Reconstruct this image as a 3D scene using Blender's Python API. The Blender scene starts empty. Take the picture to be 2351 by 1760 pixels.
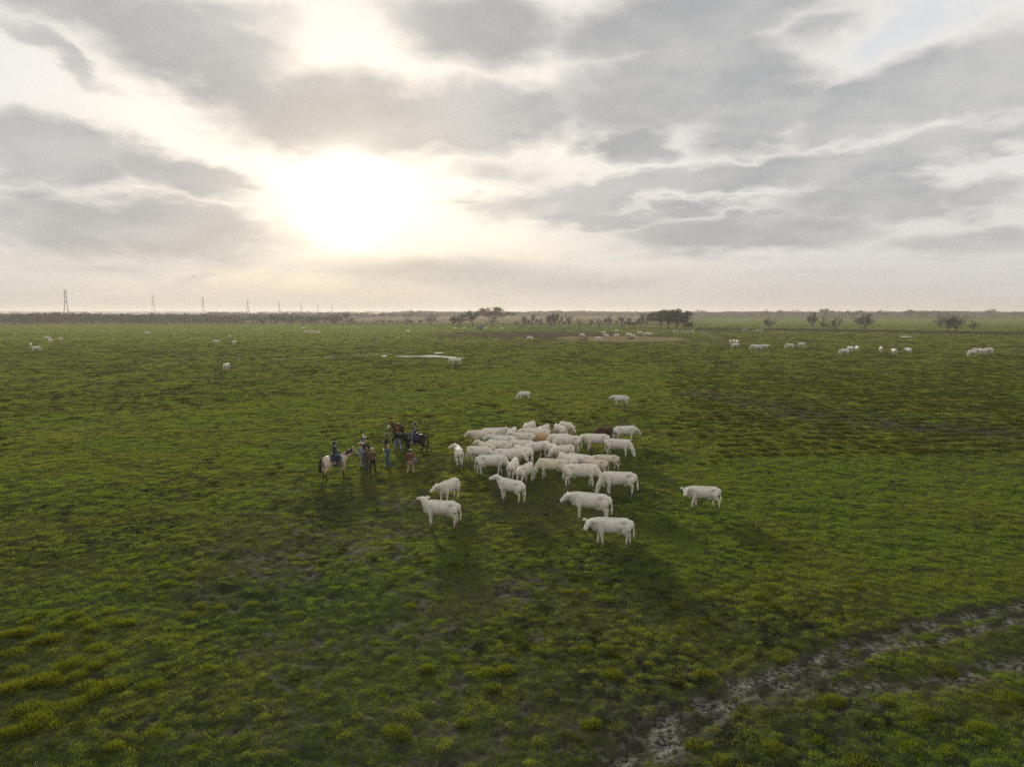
import bpy, bmesh, math, random
import numpy as np
from mathutils import Vector, Matrix, Euler

random.seed(7)
S = bpy.context.scene
COL = S.collection
R = math.radians

# ------------------------------------------------------------------ camera
CAM_H, FPX, W_PX, H_PX, HORIZON = 11.0, 1630.0, 2351.0, 1760.0, 715.0
PITCH = math.atan((H_PX / 2 - HORIZON) / FPX)
cam = bpy.data.cameras.new("camera")
cam.sensor_fit = 'HORIZONTAL'
cam.sensor_width = 36.0
cam.lens = 36.0 * FPX / W_PX
cam.clip_start = 0.5
cam.clip_end = 40000
cam_o = bpy.data.objects.new("camera", cam)
cam_o.location = (0, 0, CAM_H)
cam_o.rotation_euler = (math.pi / 2 - PITCH, 0, 0)
COL.objects.link(cam_o)
S.camera = cam_o


def ray(px, py):
    """World direction of a spot of the photograph."""
    x, z = (px - W_PX / 2) / FPX, (H_PX / 2 - py) / FPX
    c, s = math.cos(PITCH), math.sin(PITCH)
    return Vector((x, c + z * s, -s + z * c))


def on_plane(px, py, z=0.0):
    d = ray(px, py)
    k = (z - CAM_H) / d.z
    return d.x * k, d.y * k


def az_el(px, py):
    d = ray(px, py).normalized()
    return math.degrees(math.atan2(d.x, d.y)), math.degrees(math.asin(d.z))


# ------------------------------------------------------------------ sun, exposure
SUN_AZ, SUN_EL = az_el(800, 447)
sun_dir = Vector((math.sin(R(SUN_AZ)) * math.cos(R(SUN_EL)), math.cos(R(SUN_AZ)) * math.cos(R(SUN_EL)), math.sin(R(SUN_EL))))
sun = bpy.data.lights.new("sun", 'SUN')
sun.energy = 5.0
sun.angle = R(4.5)
sun.color = (1.0, 0.91, 0.76)
sun_o = bpy.data.objects.new("sun", sun)
sun_o.rotation_euler = (-sun_dir).to_track_quat('-Z', 'Y').to_euler()
sun_o.location = (-200, 800, 160)
COL.objects.link(sun_o)
S.view_settings.view_transform = 'Standard'
S.view_settings.look = 'None'
S.view_settings.exposure = 0.0
S.view_settings.gamma = 1.0
S.view_settings.use_curve_mapping = False
S.cycles.max_bounces = 6
S.cycles.diffuse_bounces = 2
S.cycles.glossy_bounces = 2
S.cycles.transmission_bounces = 4
S.cycles.volume_bounces = 0
S.cycles.use_denoising = False
S.cycles.use_adaptive_sampling = True
S.cycles.adaptive_threshold = 0.009
S.cycles.adaptive_min_samples = 8


# ------------------------------------------------------------------ node helpers
class Nodes:
    def __init__(self, tree):
        self.t, self.n, self.l = tree, tree.nodes, tree.links
        self.n.clear()

    def put(self, sock, v):
        if isinstance(v, bpy.types.NodeSocket):
            self.l.new(v, sock)
        elif v is not None:
            sock.default_value = v

    def node(self, kind, ins=None, **props):
        nd = self.n.new(kind)
        for k, v in props.items():
            setattr(nd, k, v)
        for k, v in (ins or {}).items():
            self.put(nd.inputs[k], v)
        return nd

    def m(self, op, a, b=None, c=None, clamp=False):
        nd = self.n.new('ShaderNodeMath')
        nd.operation, nd.use_clamp = op, clamp
        for i, v in enumerate((a, b, c)):
            self.put(nd.inputs[i], v)
        return nd.outputs[0]

    def vm(self, op, a, b=None, out=0):
        nd = self.n.new('ShaderNodeVectorMath')
        nd.operation = op
        self.put(nd.inputs[0], a)
        self.put(nd.inputs[1], b)
        return nd.outputs[out]

    def mix(self, f, a, b, blend='MIX'):
        nd = self.n.new('ShaderNodeMix')
        nd.data_type, nd.blend_type = 'RGBA', blend
        self.put(nd.inputs[0], f)
        self.put(nd.inputs[6], a)
        self.put(nd.inputs[7], b)
        return nd.outputs[2]

    def mixf(self, f, a, b):
        nd = self.n.new('ShaderNodeMix')
        nd.data_type = 'FLOAT'
        self.put(nd.inputs[0], f)
        self.put(nd.inputs[2], a)
        self.put(nd.inputs[3], b)
        return nd.outputs[0]

    def step(self, v, lo, hi, a=0.0, b=1.0):
        nd = self.n.new('ShaderNodeMapRange')
        nd.interpolation_type = 'SMOOTHSTEP'
        for i, x in enumerate((v, lo, hi, a, b)):
            self.put(nd.inputs[i], x)
        return nd.outputs[0]

    def noise(self, vec, scale, detail=4, rough=0.55, dist=0.0, dim='2D', out=0):
        nd = self.n.new('ShaderNodeTexNoise')
        nd.noise_dimensions = dim
        self.put(nd.inputs['Vector'], vec)
        nd.inputs['Scale'].default_value = scale
        nd.inputs['Detail'].default_value = detail
        nd.inputs['Roughness'].default_value = rough
        nd.inputs['Distortion'].default_value = dist
        return nd.outputs[out]


def rgb(r, g, b):
    return (r, g, b, 1.0)


# ------------------------------------------------------------------ sky
K = 2351.0 / 2212.0   # the blobs below were measured on a copy 2212 px wide
CLOUDS = [  # x, y, half width, half height, tilt, weight
    (400, 110, 330, 125, -14, 1.0), (130, 25, 260, 85, -6, .9), (560, 190, 150, 110, -30, .8),
    (110, 140, 150, 34, -28, .75), (480, 40, 200, 60, -5, .7),
    (120, 330, 230, 85, -4, 1.0), (380, 375, 230, 60, -12, .9), (520, 410, 110, 40, -12, .6),
    (90, 475, 260, 85, -3, 1.0), (370, 497, 290, 72, -3, 1.0), (540, 520, 130, 50, -4, .55),
    (800, 250, 380, 92, 2, 1.0), (1080, 250, 230, 90, 0, .95), (650, 270, 190, 70, -8, .8), (1080, 370, 170, 60, -6, .5),
    (1040, 50, 200, 105, 0, 1.0), (900, 15, 140, 40, 0, .5), (1110, 110, 70, 60, 0, .5),
    (1450, 185, 330, 135, 3, 1.05), (1480, 35, 390, 95, 4, 1.0), (1640, 250, 220, 90, 6, .9), (1240, 205, 130, 70, 0, .55), (1760, 60, 190, 60, 10, .6),
    (1960, 200, 310, 88, 8, 1.1), (2190, 180, 200, 100, 5, 1.0), (1790, 260, 200, 55, 10, .9),
    (1360, 310, 140, 48, 0, .85), (1560, 310, 150, 40, 10, .55),
    (1330, 412, 300, 46, 8, .95), (1600, 380, 260, 48, 6, 1.0), (1880, 355, 280, 55, 5, 1.0), (2170, 290, 190, 50, 6, .85),
    (1620, 505, 330, 52, 2, 1.0), (1300, 470, 230, 34, -4, .85), (1890, 430, 320, 58, 2, 1.0), (2140, 415, 140, 62, 0, .8),
    (2090, 520, 260, 46, 2, .8), (1480, 455, 240, 26, 4, .7),
    (960, 588, 420, 46, -2, .62), (1250, 610, 420, 40, 0, .5), (1050, 440, 130, 22, 8, .45),
    (240, 575, 330, 30, 0, .45), (1800, 590, 500, 36, 0, .42), (430, 600, 150, 26, 14, .35),
]
world = bpy.data.worlds.new("World")
S.world = world
world.use_nodes = True
w = Nodes(world.node_tree)
tc = w.node('ShaderNodeTexCoord').outputs['Generated']
dirv = w.vm('NORMALIZE', tc)
sep = w.node('ShaderNodeSeparateXYZ', {0: dirv})
dx, dy, dz = sep.outputs
az = w.m('MULTIPLY', w.m('ARCTAN2', dx, dy), 180 / math.pi)
el = w.m('MULTIPLY', w.m('ARCSINE', dz), 180 / math.pi)
zz = w.m('ADD', w.m('MAXIMUM', dz, 0.0), 0.22)
plane = w.node('ShaderNodeCombineXYZ', {0: w.m('DIVIDE', dx, zz), 1: w.m('DIVIDE', dy, zz), 2: 0.0}).outputs[0]
# billowing: push the blob coordinates about with noise so that no outline stays an ellipse
wob = w.vm('SUBTRACT', w.noise(plane, 1.9, 3, 0.6, out=1), (0.5, 0.5, 0.5))
fade_lo = w.step(el, 0.5, 12.0, 0.35, 1.0)
wob = w.vm('MULTIPLY', wob, (9.0, 4.2, 0.0))
wob2 = w.vm('SUBTRACT', w.noise(plane, 7.0, 4, 0.62, out=1), (0.5, 0.5, 0.5))
wob2 = w.vm('MULTIPLY', wob2, (3.0, 2.0, 0.0))
wob = w.node('ShaderNodeVectorMath', {0: w.vm('ADD', wob, wob2)}, operation='SCALE')
w.put(wob.inputs['Scale'], fade_lo)
sky_uv = w.node('ShaderNodeCombineXYZ', {0: az, 1: el, 2: 1.0}).outputs[0]
uv = w.vm('ADD', sky_uv, wob.outputs[0])


def blob_sum(coord):
    tot = None
    for (bx_, by_, hw, hh, tilt, wt) in CLOUDS:
        a0, e0 = az_el(bx_ * K, by_ * K)
        a1, _ = az_el((bx_ + hw) * K, by_ * K)
        a2, _ = az_el((bx_ - hw) * K, by_ * K)
        _, e1 = az_el(bx_ * K, (by_ - hh) * K)
        _, e2 = az_el(bx_ * K, (by_ + hh) * K)
        sx, sy = 1.45 * (a1 - a2) * .5, 1.45 * (e1 - e2) * .5
        c, sn = math.cos(R(tilt)), math.sin(R(tilt))
        u = w.vm('DOT_PRODUCT', coord, (c / sx, sn / sx, -(a0 * c + e0 * sn) / sx), out=1)
        v = w.vm('DOT_PRODUCT', coord, (-sn / sy, c / sy, -(-a0 * sn + e0 * c) / sy), out=1)
        g = w.m('SQRT', w.m('MULTIPLY_ADD', u, u, w.m('MULTIPLY', v, v)))
        g = w.m('MULTIPLY_ADD', g, -1.9 * wt, 1.9 * wt)
        tot = g if tot is None else w.m('SMOOTH_MAX', tot, g, 0.12)
    return tot


blobs = w.m('MAXIMUM', blob_sum(uv), 0.0)
big = w.noise(plane, 0.55, 2, 0.5)
free = w.m('MULTIPLY', w.m('SUBTRACT', big, 0.36), 5.0)
in_az = w.m('MULTIPLY', w.step(az, -52, -38), w.step(az, 38, 52, 1.0, 0.0))
in_view = w.m('MULTIPLY', in_az, w.step(el, 24, 34, 1.0, 0.0))
dens = w.mixf(in_view, free, blobs)
fine = w.m('SUBTRACT', w.noise(plane, 4.6, 6, 0.60), 0.5)
dens = w.m('ADD', dens, w.m('MULTIPLY', fine, w.m('MULTIPLY', fade_lo, 0.62)))
cover = w.step(dens, 0.20, 0.66)
core = w.step(dens, 0.42, 1.20)
rim = w.m('SUBTRACT', cover, core)
# how far from the sun
cosang = w.vm('DOT_PRODUCT', dirv, tuple(sun_dir), out=1)
ang = w.m('MULTIPLY', w.m('ARCCOSINE', w.m('MINIMUM', cosang, 1.0)), 180 / math.pi)
near = w.m('EXPONENT', w.m('MULTIPLY', ang, -1 / 16.0))
wide = w.m('EXPONENT', w.m('MULTIPLY', ang, -1 / 21.0))
# clear air seen between the clouds
nish = w.node('ShaderNodeTexSky', sky_type='NISHITA', sun_disc=False, sun_elevation=R(SUN_EL), sun_rotation=R(SUN_AZ),
              altitude=10.0, air_density=1.0, dust_density=2.0, ozone_density=1.0).outputs[0]
nish = w.vm('MULTIPLY', nish, (0.10, 0.10, 0.10))
clear = w.mix(0.85, nish, w.mix(wide, rgb(.71, .74, .79), rgb(1.04, 1.0, .94)))
veil = w.noise(plane, 2.4, 4, 0.6)
clear = w.mix(w.step(veil, .40, .66, 0, .6), clear, rgb(.86, .84, .80))
clear = w.mix(w.m('MULTIPLY', near, .9, clamp=True), clear, rgb(.98, .92, .82))
# cloud body: grey underneath, bright where it thins
shade = w.noise(plane, 2.2, 4, 0.55)
grey = w.mix(w.step(shade, .3, .7), rgb(.40, .415, .435), rgb(.585, .585, .58))
grey = w.mix(w.m('MULTIPLY', wide, .42), grey, rgb(.60, .55, .49))
lit = w.mix(wide, rgb(.83, .81, .775), rgb(.97, .89, .78))
body = w.mix(core, lit, grey)
sky = w.mix(cover, clear, body)
# milky layer close to the horizon
hz = w.m('EXPONENT', w.m('MULTIPLY', w.m('POWER', w.m('MAXIMUM', el, 0.0), 1.6), -1 / 14.0))
hz_noise = w.m('ADD', 0.70, w.m('MULTIPLY', w.noise(plane, .8, 2, .5), .4))
hz_col = w.mix(w.m('MULTIPLY', near, 1.3, clamp=True), rgb(.57, .545, .518), rgb(.60, .53, .42))
sky = w.mix(w.m('MULTIPLY', hz, hz_noise, clamp=True), sky, hz_col)
# the sun itself, shining through thin cloud
q = w.m('DIVIDE', ang, 2.8)
glow = w.m('MULTIPLY', w.m('EXPONENT', w.m('MULTIPLY', w.m('POWER', q, 2.6), -1.0)), 1.3)
halo = w.m('MULTIPLY', w.m('EXPONENT', w.m('MULTIPLY', ang, -1 / 6.2)), .80)
thin = w.m('MULTIPLY', w.m('SUBTRACT', 1.0, w.m('MULTIPLY', core, .35)), w.step(el, 0, 6, .35, 1.0))
sky = w.vm('ADD', sky, w.vm('MULTIPLY', w.node('ShaderNodeCombineXYZ', {0: glow, 1: glow, 2: glow}).outputs[0], (1.0, .96, .88)))
halo = w.m('MULTIPLY', halo, thin)
sky = w.vm('ADD', sky, w.vm('MULTIPLY', w.node('ShaderNodeCombineXYZ', {0: halo, 1: halo, 2: halo}).outputs[0], (1.0, .78, .46)))
bgn = w.node('ShaderNodeBackground', {'Color': sky, 'Strength': 1.0})
wo = w.node('ShaderNodeOutputWorld', {0: bgn.outputs[0]})
world.cycles.sampling_method = 'MANUAL'
world.cycles.sample_map_resolution = 512


# ------------------------------------------------------------------ noise for terrain and masks
def _hash(ix, iy, seed):
    h = (ix.astype(np.int64) * 374761393 + iy.astype(np.int64) * 668265263 + seed * 974634777) & 0xffffffff
    h = ((h ^ (h >> 13)) * 1274126177) & 0xffffffff
    return (h ^ (h >> 16)) & 0xffffffff


def gnoise(x, y, seed=0):
    ix, iy = np.floor(x), np.floor(y)
    fx, fy = x - ix, y - iy
    ux, uy = fx * fx * fx * (fx * (fx * 6 - 15) + 10), fy * fy * fy * (fy * (fy * 6 - 15) + 10)

    def g(ox, oy):
        a = _hash(ix + ox, iy + oy, seed) * (2 * math.pi / 4294967296.0)
        return np.cos(a) * (fx - ox) + np.sin(a) * (fy - oy)
    a, b, c, d = g(0, 0), g(1, 0), g(0, 1), g(1, 1)
    return 1.5 * ((a + (b - a) * ux) * (1 - uy) + (c + (d - c) * ux) * uy)


def fbm(x, y, size, octs=3, seed=0, rough=0.5):
    v, amp, f, tot = 0.0, 1.0, 1.0 / size, 0.0
    for o in range(octs):
        v = v + amp * gnoise(x * f + 17.3 * o, y * f - 9.1 * o, seed + o)
        tot += amp
        amp *= rough
        f *= 2.03
    return v / tot


def sstep(v, lo, hi):
    t = np.clip((v - lo) / (hi - lo), 0, 1)
    return t * t * (3 - 2 * t)


def seg_dist(x, y, pts):
    """Distance to a polyline."""
    best = np.full(np.shape(x), 1e9)
    for (ax, ay), (bx, by) in zip(pts[:-1], pts[1:]):
        vx, vy = bx - ax, by - ay
        t = np.clip(((x - ax) * vx + (y - ay) * vy) / (vx * vx + vy * vy + 1e-9), 0, 1)
        best = np.minimum(best, np.hypot(x - ax - t * vx, y - ay - t * vy))
    return best


def gp(*pts):
    return [on_plane(a, b) for a, b in pts]


RUTS = [(gp((2500, 1350), (2347, 1385), (2239, 1410), (2096, 1439), (1953, 1478), (1846, 1517), (1721, 1564), (1614, 1600), (1545, 1650), (1440, 1725), (1340, 1800)), .48, .75),
        (gp((2500, 1380), (2347, 1417), (2239, 1439), (2168, 1460), (2061, 1478), (1971, 1503), (1882, 1535), (1760, 1580)), .42, .68),
        (gp((2500, 1470), (2347, 1510), (2239, 1539), (2132, 1564), (1989, 1575), (1846, 1580), (1703, 1598), (1600, 1650), (1520, 1720)), .65, .62),
        (gp((1620, 905), (1760, 930), (1900, 955), (2050, 972), (2200, 985), (2400, 1005)), 4.2, .7),
        (gp((130, 992), (190, 975), (250, 955)), .16, .8),
        (gp((0, 840), (300, 832), (700, 822), (880, 812)), 2.2, .22)]
MUD = [  # px, py, half width, half height, strength
    (1000, 1690, 520, 160, .55), (1500, 1660, 330, 160, .58), (1850, 1560, 420, 70, .50), (2000, 1660, 420, 120, .44), (620, 1640, 330, 120, .46),
    (1480, 1400, 180, 70, .38), (640, 1128, 120, 22, .38), (500, 1195, 90, 40, .3), (980, 1460, 420, 120, .48), (700, 1480, 240, 110, .42),
    (1260, 1130, 260, 60, .45), (760, 1260, 360, 120, .52), (1150, 1350, 320, 100, .52), (560, 1360, 220, 90, .45), (1900, 1085, 200, 20, .22), (1650, 1440, 160, 60, .30), (950, 1150, 160, 40, .4), (1850, 1040, 300, 18, .28),
    (2150, 1060, 220, 25, .3), (300, 1000, 160, 20, .2), (1160, 1580, 300, 100, .52), (2300, 1270, 160, 40, .28)]


SMOOTH = [(1950, 1150, 420, 150, 1.0), (1620, 1240, 170, 90, .9), (420, 1010, 380, 90, .7), (1250, 880, 300, 40, .8), (780, 930, 260, 50, .6), (2250, 1330, 250, 80, .8)]


def blob(x, y, px, py, hw, hh):
    cx, cy = on_plane(px, py)
    rx = abs(on_plane(px + hw, py)[0] - cx)
    ry = .5 * abs(on_plane(px, py - hh)[1] - on_plane(px, py + hh)[1])
    return np.exp(-(((x - cx) / rx) ** 2 + ((y - cy) / ry) ** 2))


def mud_mask(x, y):
    bias = np.zeros(np.shape(x))
    for px, py, hw, hh, st in MUD:
        bias = np.maximum(bias, st * blob(x, y, px, py, hw, hh))
    n = fbm(x, y, 2.6, 4, 11, .62)
    n2 = fbm(x, y, 0.62, 3, 12, .65)
    m = sstep(n * .38 + n2 * .72 + bias * 1.08, .38, .92)
    for pts, wd, st in RUTS:
        d = seg_dist(x + .35 * n2 * wd, y + .5 * n * wd, pts)
        m = np.maximum(m, st * sstep(d + (n2 * 1.5 + n * .6) * wd, wd * 1.25, wd * .35))
    return m


def terrain(x, y, cell=0.0):
    """Height of the pasture; detail smaller than the mesh can carry is left out."""
    x, y = np.asarray(x, float), np.asarray(y, float)
    far = np.hypot(x, y)
    h = .22 * fbm(x, y, 55, 2, 1) * sstep(far, 20, 90)
    h = h + .09 * fbm(x, y, 4.2, 2, 2) * sstep(5.0 - cell * 2, 0, 2)
    n = fbm(x, y, 1.05, 2, 3)
    h = h + .075 * n * sstep(1.3 - cell, 0, .6)
    h = h + .075 * fbm(x, y, .40, 2, 4) * sstep(.45 - cell, 0, .25)
    return h


def terrain_full(x, y):
    m = mud_mask(x, y)
    rut = np.zeros(np.shape(x))
    for pts, wd, st in RUTS[:3]:
        rut = np.maximum(rut, sstep(seg_dist(x, y, pts), wd * 1.1, wd * .2))
    return terrain(x, y) * (1 - .35 * m) - .05 * m - .07 * rut


def ground_z(x, y):
    return float(terrain_full(np.array([x]), np.array([y]))[0])


# ------------------------------------------------------------------ materials shared by the ground
def mat(name, base, rough=.8, spec=.3):
    m = bpy.data.materials.new(name)
    m.use_nodes = True
    k = Nodes(m.node_tree)
    bs = k.node('ShaderNodeBsdfPrincipled', {'Base Color': base if len(base) == 4 else rgb(*base), 'Roughness': rough, 'Specular IOR Level': spec})
    k.node('ShaderNodeOutputMaterial', {0: bs.outputs[0]})
    return m


def ground_material():
    m = bpy.data.materials.new("pasture_ground")
    m.use_nodes = True
    k = Nodes(m.node_tree)
    geo = k.node('ShaderNodeNewGeometry').outputs['Position']
    att = lambda n: k.node('ShaderNodeAttribute', attribute_name=n).outputs['Fac']
    mud, dry, coarse, green = att('mud'), att('dry'), att('coarse'), att('lush_glare')
    n_s = k.noise(geo, 7.0, 5, .65)
    n_m = k.noise(geo, 1.3, 5, .62)
    n_l = k.noise(geo, .16, 4, .6)
    n_x = k.noise(geo, .035, 4, .6)
    turf = k.mix(k.step(n_m, .36, .64), rgb(.009, .013, .005), rgb(.058, .080, .014))  # dark end lowered to paint in the shade beneath the grass
    turf = k.mix(k.step(n_l, .38, .66), turf, rgb(.070, .078, .018))
    turf = k.mix(k.m('MULTIPLY', k.step(n_x, .42, .66), .6), turf, rgb(.048, .072, .014))
    turf = k.mix(k.step(n_s, .42, .62, 0, .8), turf, rgb(.030, .029, .024))
    turf = k.mix(k.m('MULTIPLY', coarse, k.step(n_m, .30, .62, .45, 1.0)), turf, rgb(.030, .040, .013))
    turf = k.mix(green, turf, rgb(.115, .145, .030))  # green meadow at right; at far left painted sun glare
    tan = k.mix(n_m, rgb(.17, .125, .07), rgb(.26, .20, .115))
    turf = k.mix(dry, turf, tan)
    soil = k.mix(k.step(n_s, .35, .65), rgb(.015, .0135, .011), rgb(.046, .042, .035))
    soil = k.mix(k.step(k.noise(geo, 2.2, 5, .65), .50, .66), soil, rgb(.056, .051, .042))
    soil = k.mix(k.m('MULTIPLY', att('pale'), k.step(k.noise(geo, 5.0, 4, .7), .42, .60)), soil, rgb(.26, .245, .215))
    brown = att('brown')
    col = k.mix(mud, turf, soil)
    col = k.mix(brown, col, k.mix(n_m, rgb(.045, .034, .020), rgb(.085, .060, .036)))
    rough = k.mixf(mud, .95, .8)
    bump = k.node('ShaderNodeBump', {'Strength': .55, 'Distance': .06, 'Height': k.m('ADD', n_s, k.m('MULTIPLY', n_m, 1.6))})
    bs = k.node('ShaderNodeBsdfPrincipled', {'Base Color': col, 'Roughness': rough, 'Specular IOR Level': k.mixf(mud, 0.0, .02), 'Normal': bump.outputs[0]})
    k.node('ShaderNodeOutputMaterial', {0: bs.outputs[0]})
    return m


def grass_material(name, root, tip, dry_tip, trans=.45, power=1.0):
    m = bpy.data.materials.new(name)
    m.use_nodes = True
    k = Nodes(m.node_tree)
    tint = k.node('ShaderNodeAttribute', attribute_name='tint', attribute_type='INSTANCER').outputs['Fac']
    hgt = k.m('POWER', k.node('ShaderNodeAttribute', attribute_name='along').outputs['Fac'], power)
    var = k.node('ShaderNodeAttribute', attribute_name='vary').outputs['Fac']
    c = k.mix(hgt, rgb(*root), rgb(*tip))  # shade painted into the roots, sunlit brightness into the tips
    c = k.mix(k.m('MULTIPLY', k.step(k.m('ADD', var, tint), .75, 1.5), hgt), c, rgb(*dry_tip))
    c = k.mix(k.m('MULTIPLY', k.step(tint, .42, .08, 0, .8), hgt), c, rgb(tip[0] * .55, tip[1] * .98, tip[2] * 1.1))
    dif = k.node('ShaderNodeBsdfDiffuse', {'Color': c})
    tr = k.node('ShaderNodeBsdfTranslucent', {'Color': k.mix(.5, c, rgb(tip[0] * 1.9, tip[1] * 1.7, tip[2] * .9))})
    mx = k.node('ShaderNodeMixShader', {0: trans, 1: dif.outputs[0], 2: tr.outputs[0]})
    k.node('ShaderNodeOutputMaterial', {0: mx.outputs[0]})
    return m


M_GROUND = ground_material()
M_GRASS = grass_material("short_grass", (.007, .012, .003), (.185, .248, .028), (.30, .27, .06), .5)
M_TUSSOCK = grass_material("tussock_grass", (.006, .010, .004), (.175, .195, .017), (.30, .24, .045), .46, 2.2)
M_CLUMP = grass_material("shade_toned_clump_grass", (.006, .010, .004), (.090, .115, .015), (.15, .13, .03), .32, 2.0)  # colour darkened to stand in for the small shadows among clumps


# ------------------------------------------------------------------ linking helpers
def add(name, me, parent=None, label=None, cat=None, group=None, kind=None, loc=None, rz=None):
    o = bpy.data.objects.new(name, me)
    COL.objects.link(o)
    if parent is not None:
        o.parent = parent
    if loc is not None:
        o.location = loc
    if rz is not None:
        o.rotation_euler = (0, 0, rz)
    for k_, v_ in (('label', label), ('category', cat), ('group', group), ('kind', kind)):
        if v_:
            o[k_] = v_
    return o


def mesh_from(name, v, f, mats=(), smooth=False, attrs=None):
    me = bpy.data.meshes.new(name)
    me.from_pydata([tuple(p) for p in v], [], [tuple(q) for q in f])
    for m_ in mats:
        me.materials.append(m_)
    for an, dom, data in (attrs or []):
        a_ = me.attributes.new(an, 'FLOAT', dom)
        a_.data.foreach_set('value', np.asarray(data, np.float32))
    if smooth:
        me.polygons.foreach_set('use_smooth', [True] * len(me.polygons))
    me.update()
    return me


def grid_mesh(name, X, Y, Z, m_, attrs):
    nr, nc = X.shape
    me = bpy.data.meshes.new(name)
    co = np.stack([X, Y, Z], -1).reshape(-1, 3).astype(np.float32)
    idx = np.arange(nr * nc).reshape(nr, nc)
    q = np.stack([idx[:-1, :-1], idx[:-1, 1:], idx[1:, 1:], idx[1:, :-1]], -1).reshape(-1)
    nq = len(q) // 4
    me.vertices.add(len(co))
    me.vertices.foreach_set('co', co.reshape(-1))
    me.loops.add(len(q))
    me.loops.foreach_set('vertex_index', q.astype(np.int32))
    me.polygons.add(nq)
    me.polygons.foreach_set('loop_start', (np.arange(nq) * 4).astype(np.int32))
    me.polygons.foreach_set('use_smooth', np.ones(nq, bool))
    me.materials.append(m_)
    for an, data in attrs:
        a_ = me.attributes.new(an, 'FLOAT', 'POINT')
        a_.data.foreach_set('value', data.reshape(-1).astype(np.float32))
    me.update()
    me.validate()
    return me


# ------------------------------------------------------------------ ground sheet
rows = [11.0]
while rows[-1] < 620:
    rows.append(rows[-1] * 1.0066)
while rows[-1] < 8000:
    rows.append(rows[-1] * 1.05)
rows = np.array([-150, -60, -20, 0, 5, 8.5] + rows[:-1] + [8200.0])
core_c = np.linspace(-.80, .80, 560)
cols = np.concatenate([[-6, -3, -1.8, -1.2, -.95], core_c, [.95, 1.2, 1.8, 3, 6]])
yy = np.maximum(rows, 9.0)
wid = np.minimum(yy[:, None] * 1.0, 1e9)
GX = cols[None, :] * (wid + 2.0)
GX = np.clip(GX, -8000, 8000)
GX[:, 0] = np.minimum(GX[:, 0], -300)
GX[:, -1] = np.maximum(GX[:, -1], 300)
GY = np.repeat(rows[:, None], len(cols), 1)
cell = np.maximum(np.gradient(rows)[:, None], np.abs(np.gradient(GX, axis=1)))
g_mud = mud_mask(GX, GY)
rut = np.zeros(GX.shape)
for pts, wd, st in RUTS[:3]:
    rut = np.maximum(rut, sstep(seg_dist(GX, GY, pts), wd * 1.1, wd * .2))
GZ = terrain(GX, GY, cell) * (1 - .35 * g_mud) - .05 * g_mud - .07 * rut
GZ = GZ * sstep(3000 - np.hypot(GX, GY), 0, 1500)
nf = fbm(GX, GY, 40, 3, 21)
nf2 = fbm(GX * .35, GY, 14, 3, 22)
far_y = 640 + 25 * nf
px_of = 1175.5 + FPX * GX / np.maximum(GY, 5)
# tan stubble beyond the fence, left and centre; green meadow to the right
g_dry = sstep(GY, far_y, far_y + 25) * sstep(px_of, 1560, 1480) * (.75 + .25 * nf2)
g_lush_glare = sstep(GY, 560, 640) * sstep(px_of, 1540, 1640) * sstep(GY, 1250, 1050)
hx, hy = on_plane(1425, 777)
hay = np.exp(-np.maximum(((GX - hx) / 27) ** 2, 0) ** 1.5 - (np.abs(GY - hy) / 34) ** 3)
g_dry = np.maximum(g_dry, sstep(hay + .35 * nf2, .35, .6) * .9)
bx_, by_ = on_plane(1225, 767)
brown = np.exp(-((GX - bx_) / 52) ** 4 - ((GY - by_) / 55) ** 4)
g_brown = np.clip(sstep(brown + .7 * nf2, .30, .75) - g_dry, 0, 1)
g_coarse = sstep(nf * .9 + nf2 * .8 + .75 * np.exp(-((GY - 165) / 40) ** 2) * sstep(px_of, 900, 1500) + .5 * np.exp(-((GY - 215) / 22) ** 2), .15, .75) * sstep(GY, 60, 110) * sstep(GY, 560, 420)
g_lush_glare = np.maximum(g_lush_glare, .85 * sstep(GY, 190, 300) * sstep(GY, 640, 560) * sstep(px_of, 1250, 900))  # far left pasture: sun glare put into the ground colour
g_lush_glare = g_lush_glare * (1 - g_brown)
g_mud_s = g_mud * (1 - g_dry)
g_pale = np.maximum(.9 * rut, .10 * sstep(fbm(GX, GY, 3.5, 2, 61), .0, .4)) * sstep(fbm(GX, GY, .9, 2, 62), -.25, .25)
ground = add("ground", grid_mesh("ground", GX, GY, GZ, M_GROUND, [('mud', g_mud_s), ('dry', g_dry), ('coarse', g_coarse), ('lush_glare', g_lush_glare), ('brown', g_brown), ('pale', g_pale)]), kind="structure")


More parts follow.
